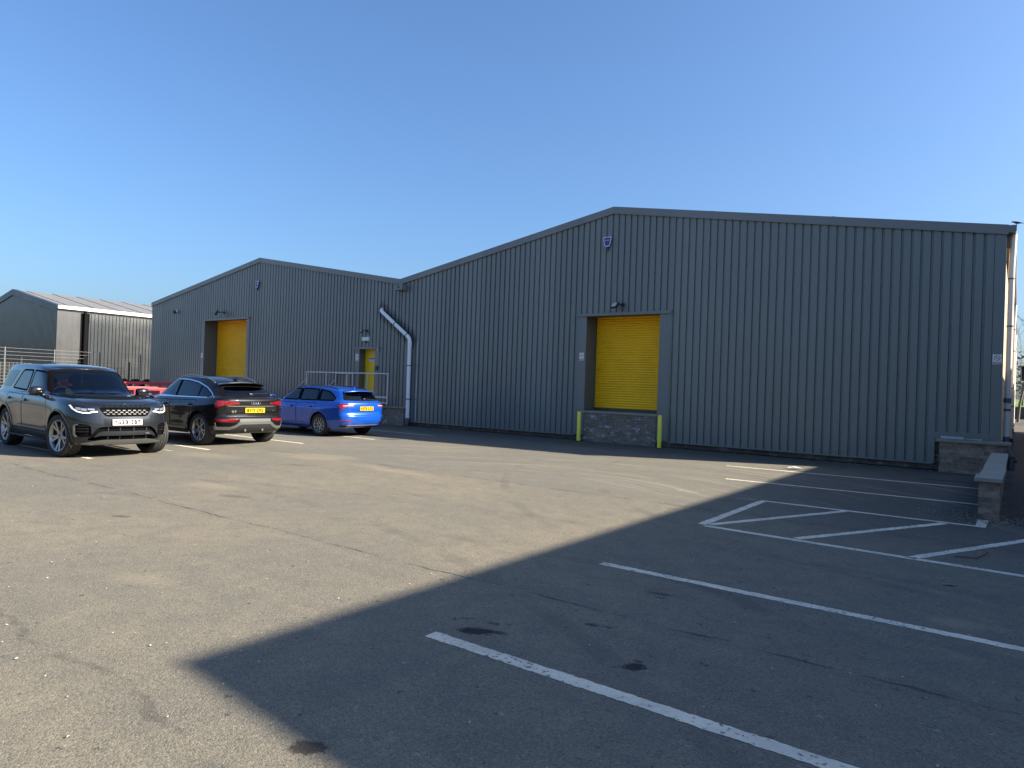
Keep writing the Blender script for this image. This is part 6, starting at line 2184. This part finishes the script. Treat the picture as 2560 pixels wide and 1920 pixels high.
bm = bmesh.new(); box(bm, -2.9, 4.2, -1.42, -1.3, 1.85, 2.3); obj('rail', bm, SHL, t)
for x in (-2.5, -1.3, .5, 2.4, 3.8):
    bm = bmesh.new(); box(bm, x - .09, x + .09, -1.0, -.8, 0, 2.54); obj('post', bm, SHL, t)

TWIG = simple('bare_twigs', (.12, .095, .07), .9, var=.3); TRUNK = simple('tree_bark', (.17, .14, .10), .9, var=.3, scale=5, bump=.02, bscale=18)
def bare_tree(x, y, z0, h, seed, label, lean=0.0, spread=.5, girth=.02):
    rr = random.Random(seed)
    t = empty('bare_tree', (x, y, z0), 0, label, 'tree', 'leafless trees beyond the warehouse')
    tr = bmesh.new(); cr = bmesh.new()
    def grow(bm, p, d, L, r, lev):
        n = 3
        pts = [p.copy()]; rads = [r]
        q = p.copy(); dd = d.copy()
        for i in range(n):
            dd = (dd + Vector((rr.uniform(-1, 1), rr.uniform(-1, 1), rr.uniform(-.3, .7))) * .16).normalized()
            q = q + dd * (L / n); pts.append(q.copy()); rads.append(r * (1 - .45 * (i + 1) / n))
        tube(bm, pts, r, 8 if lev < 2 else 4, rads=rads, caps=False)
        if lev >= 5: return
        kids = rr.randint(2, 3) if lev < 2 else rr.randint(2, 4)
        for i in range(kids):
            k = rr.uniform(.35, 1.0)
            b_ = pts[0].lerp(pts[-1], k) if lev else pts[0].lerp(pts[-1], rr.uniform(.45, 1.0))
            nd = (dd + Vector((rr.uniform(-1, 1), rr.uniform(-1, 1), rr.uniform(-.25, .6))) * (spread + .25 * (lev > 0))).normalized()
            grow(cr if lev >= 1 else bm, b_, nd, L * rr.uniform(.5, .8), max(.012, rads[-1] * rr.uniform(.5, .8)), lev + 1)
    grow(tr, Vector((0, 0, 0)), Vector((lean, 0, 1)).normalized(), h * .42, h * girth, 0)
    obj('trunk', tr, TRUNK, t, 60); obj('crown', cr, TWIG, t)
bare_tree(.1, 60, 0, 12, 5, 'leaning bare tree just behind the downpipes on the right', .03, .55, .010)
bare_tree(2.4, 88, 1.6, 13, 9, 'bare tree behind the dark timber shelter', -.05, .7)
bare_tree(4.8, 96, 1.8, 14, 14, 'tallest bare tree at the right edge behind the shelter', 0, .7)
# far wood closing the view on the right
def wood():
    bm = bmesh.new(); rr = random.Random(3)
    for i in range(9000):
        x = rr.uniform(-30, 60); y = rr.uniform(120, 140)
        top = 9 + 3 * math.sin(x * .23) + 2 * math.sin(x * .71 + 2)
        z = 2 + (top - 2) * rr.random() ** .8
        a = rr.uniform(0, PI); s_ = rr.uniform(.10, .28)
        d = Vector((math.cos(a), math.sin(a) * .5, rr.uniform(-.6, .6))) * s_; u = Vector((rr.uniform(-.3, .3), 0, 1)) * s_ * .6
        c_ = Vector((x, y, z))
        bm.faces.new([bm.verts.new(c_ + d), bm.verts.new(c_ + u), bm.verts.new(c_ - d), bm.verts.new(c_ - u)])
    tag(obj('far_wood', bm, simple('winter_wood', (.075, .07, .04), .9, var=.4, scale=.5)), kind='stuff')
wood()

# neighbouring building on the right of the yard: its eaves and corner throw the big shadow
sh_x, sh_y = -3.66, -16.52
kx, ky = SUN.x / SUN.z, SUN.y / SUN.z
Hn = 5.2
nx, ny = sh_x + kx * Hn, sh_y + ky * Hn
t = empty('neighbouring_warehouse', (nx, ny, 0), 0, 'grey clad warehouse to the right of the yard that shades the tarmac', 'warehouse')
bm = bmesh.new(); box(bm, .12, 30, .12, 46, 0, Hn - .05); obj('wall', bm, sheet_mat('neighbour_cladding', (.07, .072, .07), .45)[0], t)
bm = bmesh.new(); vs = [bm.verts.new(v) for v in ((0, 0, Hn), (0, 46.1, Hn), (15, 46.1, Hn + 1.6), (15, 0, Hn + 1.6), (30.1, 46.1, Hn), (30.1, 0, Hn))]
bm.faces.new((vs[0], vs[1], vs[2], vs[3])); bm.faces.new((vs[3], vs[2], vs[4], vs[5])); bm.faces.new((vs[0], vs[3], vs[5])); obj('roof', bm, ROOF, t)
bm = bmesh.new(); box(bm, -.0, .14, 0, 46.1, Hn - .13, Hn + .005); obj('gutter', bm, TRIM, t)

# out-of-view greenery added behind the camera for the paintwork to reflect
def added_hedge():
    bm = bmesh.new(); rr = random.Random(6)
    for i in range(2600):
        x = rr.uniform(-90, 40); y = -52 + rr.uniform(-2.5, 2.5)
        z = (2.4 + .8 * math.sin(x * .3)) * rr.random() ** .6
        s_ = rr.uniform(.3, .7); a = rr.uniform(0, PI)
        c_ = Vector((x, y, z)); d = Vector((math.cos(a), math.sin(a), 0)) * s_; u = Vector((0, 0, 1)) * s_
        bm.faces.new([bm.verts.new(c_ + d), bm.verts.new(c_ + u), bm.verts.new(c_ - d), bm.verts.new(c_ - u)])
    tag(obj('added_hedge', bm, simple('hedge_leaf', (.07, .065, .035), .9, var=.4)), kind='stuff')
added_hedge()

# ------------------------------------------------------------------ small things on the ground
def litter(name, x, y, pts, mat, label, cat, h=.02, rz=0.0, seed=1):
    rr = random.Random(seed)
    bm = bmesh.new()
    vs = [bm.verts.new((px, py, .006 + rr.uniform(.1, 1) * h)) for px, py in pts]
    c_ = bm.verts.new((sum(p[0] for p in pts) / len(pts), sum(p[1] for p in pts) / len(pts), .006 + h * 1.2))
    for i in range(len(vs)): bm.faces.new((vs[i], vs[(i + 1) % len(vs)], c_))
    bmesh.ops.solidify(bm, geom=bm.faces[:], thickness=.003)
    o = obj(name, bm, mat, None, 30); o.location = (x, y, 0); o.rotation_euler = (0, 0, rz)
    return tag(o, label, cat)
PAPER = simple('white_paper', (.86, .85, .82), .7, var=.06)
litter('paper', -3.84, -2.76, [(-.15, -.07), (-.02, -.10), (.15, -.08), (.17, .03), (.05, .09), (-.1, .07), (-.17, .02)], PAPER, 'crumpled white paper lying in the last of the sun by the parking line', 'litter', .05)
LEAF = simple('dry_leaf', (.34, .30, .22), .8, var=.2, scale=20)
litter('leaf', -.42, -11.49, [(-.06, -.012), (-.02, -.03), (.03, -.012), (.075, 0), (.03, .02), (-.02, .025), (-.06, .012)], LEAF, 'pale dry leaf lying on the shaded tarmac between two parking lines', 'leaf', .014, .5)
bm = bmesh.new(); tube(bm, [(-.47, -10.16, .008), (-.29, -10.11, .012), (-.20, -9.74, .02)], .006, 6)
tag(obj('twig', bm, BARK, None, 40), 'thin bent twig inside the hatched bay', 'twig')
def scatter(name, n, region, smin, smax, mat, seed, label):
    rr = random.Random(seed); bm = bmesh.new()
    i = 0
    while i < n:
        x, y = region(rr)
        s_ = rr.uniform(smin, smax); a = rr.uniform(0, 6.3)
        c_ = Vector((x, y, .006 + s_ * .25))
        ax = Vector((math.cos(a), math.sin(a), rr.uniform(-.3, .3))) * s_; ay = Vector((-math.sin(a), math.cos(a), rr.uniform(-.3, .3))) * s_ * rr.uniform(.4, .9); az = Vector((0, 0, s_ * .5))
        P = [bm.verts.new(c_ + q) for q in (ax, ay, -ax, -ay)]; T = bm.verts.new(c_ + az); B = bm.verts.new(c_ - az * .3)
        for k in range(4): bm.faces.new((P[k], P[(k + 1) % 4], T)); bm.faces.new((P[(k + 1) % 4], P[k], B))
        i += 1
    return tag(obj(name, bm, mat), label, kind='stuff')
def near_pier(rr):
    if rr.random() < .6: return (rr.gauss(-.25, .36), rr.gauss(-7.0, .42))
    return (rr.uniform(-.1, .9), rr.uniform(-7.6, -1.0))
scatter('leaf_litter', 900, near_pier, .005, .018, simple('leaf_litter_brown', (.24, .20, .145), .9, var=.4, scale=30), 31, 'dry leaves and crumbs of brick scattered round the brick pier')
scatter('loose_gravel', 500, lambda rr: (-17 * rr.random() ** 1.5, -17.4 + 15 * rr.random() ** 1.6), .004, .011, simple('pale_chippings', (.36, .33, .28), .9, var=.3, scale=20), 12, 'pale loose chippings scattered over the tarmac')
scatter('plinth_debris', 160, lambda rr: (rr.uniform(-17, -1.5), -.12 - abs(rr.gauss(0, .12))), .008, .025, simple('mortar_crumbs', (.30, .27, .22), .9, var=.3), 9, 'crumbs of mortar and leaves along the foot of the warehouse wall')

# ------------------------------------------------------------------ bird on the gutter
def crow():
    t = empty('bird', (-.10, -.02, 5.486), R(8), 'small black bird perched on the gutter at the right hand corner of the roof', 'bird')
    t.scale = (.46, .46, .46)
    bm = bmesh.new()
    # one continuous skin from beak to tail: (x, z, half width, half height)
    sec = [(-.235, .132, .003, .003), (-.205, .140, .010, .012), (-.185, .146, .022, .025), (-.16, .148, .032, .034), (-.13, .143, .034, .037), (-.105, .130, .038, .042),
           (-.06, .112, .054, .056), (.0, .098, .062, .060), (.06, .088, .056, .052), (.11, .078, .040, .034), (.16, .068, .030, .018), (.22, .056, .032, .010), (.27, .046, .034, .006), (.275, .045, .02, .003)]
    prev = None
    for x, z, a, b_ in sec:
        ring = [bm.verts.new((x, a * math.cos(2 * PI * k / 18), z + b_ * math.sin(2 * PI * k / 18))) for k in range(18)]
        if prev:
            for k in range(18): bm.faces.new((prev[k], prev[(k + 1) % 18], ring[(k + 1) % 18], ring[k]))
        else: bm.faces.new(ring)
        prev = ring
    bm.faces.new(list(reversed(prev)))
    bmesh.ops.recalc_face_normals(bm, faces=bm.faces)
    CR = simple('crow_feathers', (.008, .008, .010), .45, var=.3, scale=40)
    obj('body', bm, CR, t, 60)
    for sg in (1, -1):
        bm = bmesh.new()
        pts = [(-.08, .118), (-.02, .135), (.08, .115), (.20, .072), (.235, .058), (.10, .066), (-.02, .070), (-.075, .09)]
        prism(bm, pts, 'y', sg * .052, sg * .064); bmesh.ops.bevel(bm, geom=bm.edges[:], offset=.004, segments=2, affect='EDGES')
        obj('wing', bm, CR, t, 50)
        bm = bmesh.new(); tube(bm, [(.0, sg * .028, .06), (-.005, sg * .028, .02), (-.01, sg * .028, .004)], .006, 6)
        for a in (-.035, -.03, .03): tube(bm, [(-.01, sg * .028, .005), (-.01 + a, sg * (.028 + (.014 if a == -.03 else 0)), .003)], .004, 5)
        obj('leg', bm, BLACK_P, t, 50)
        bm = bmesh.new(); bmesh.ops.create_uvsphere(bm, u_segments=10, v_segments=8, radius=.005, matrix=Matrix.Translation((-.172, sg * .026, .154))); obj('eye', bm, GLOSS_BLACK, t, 60)
crow()
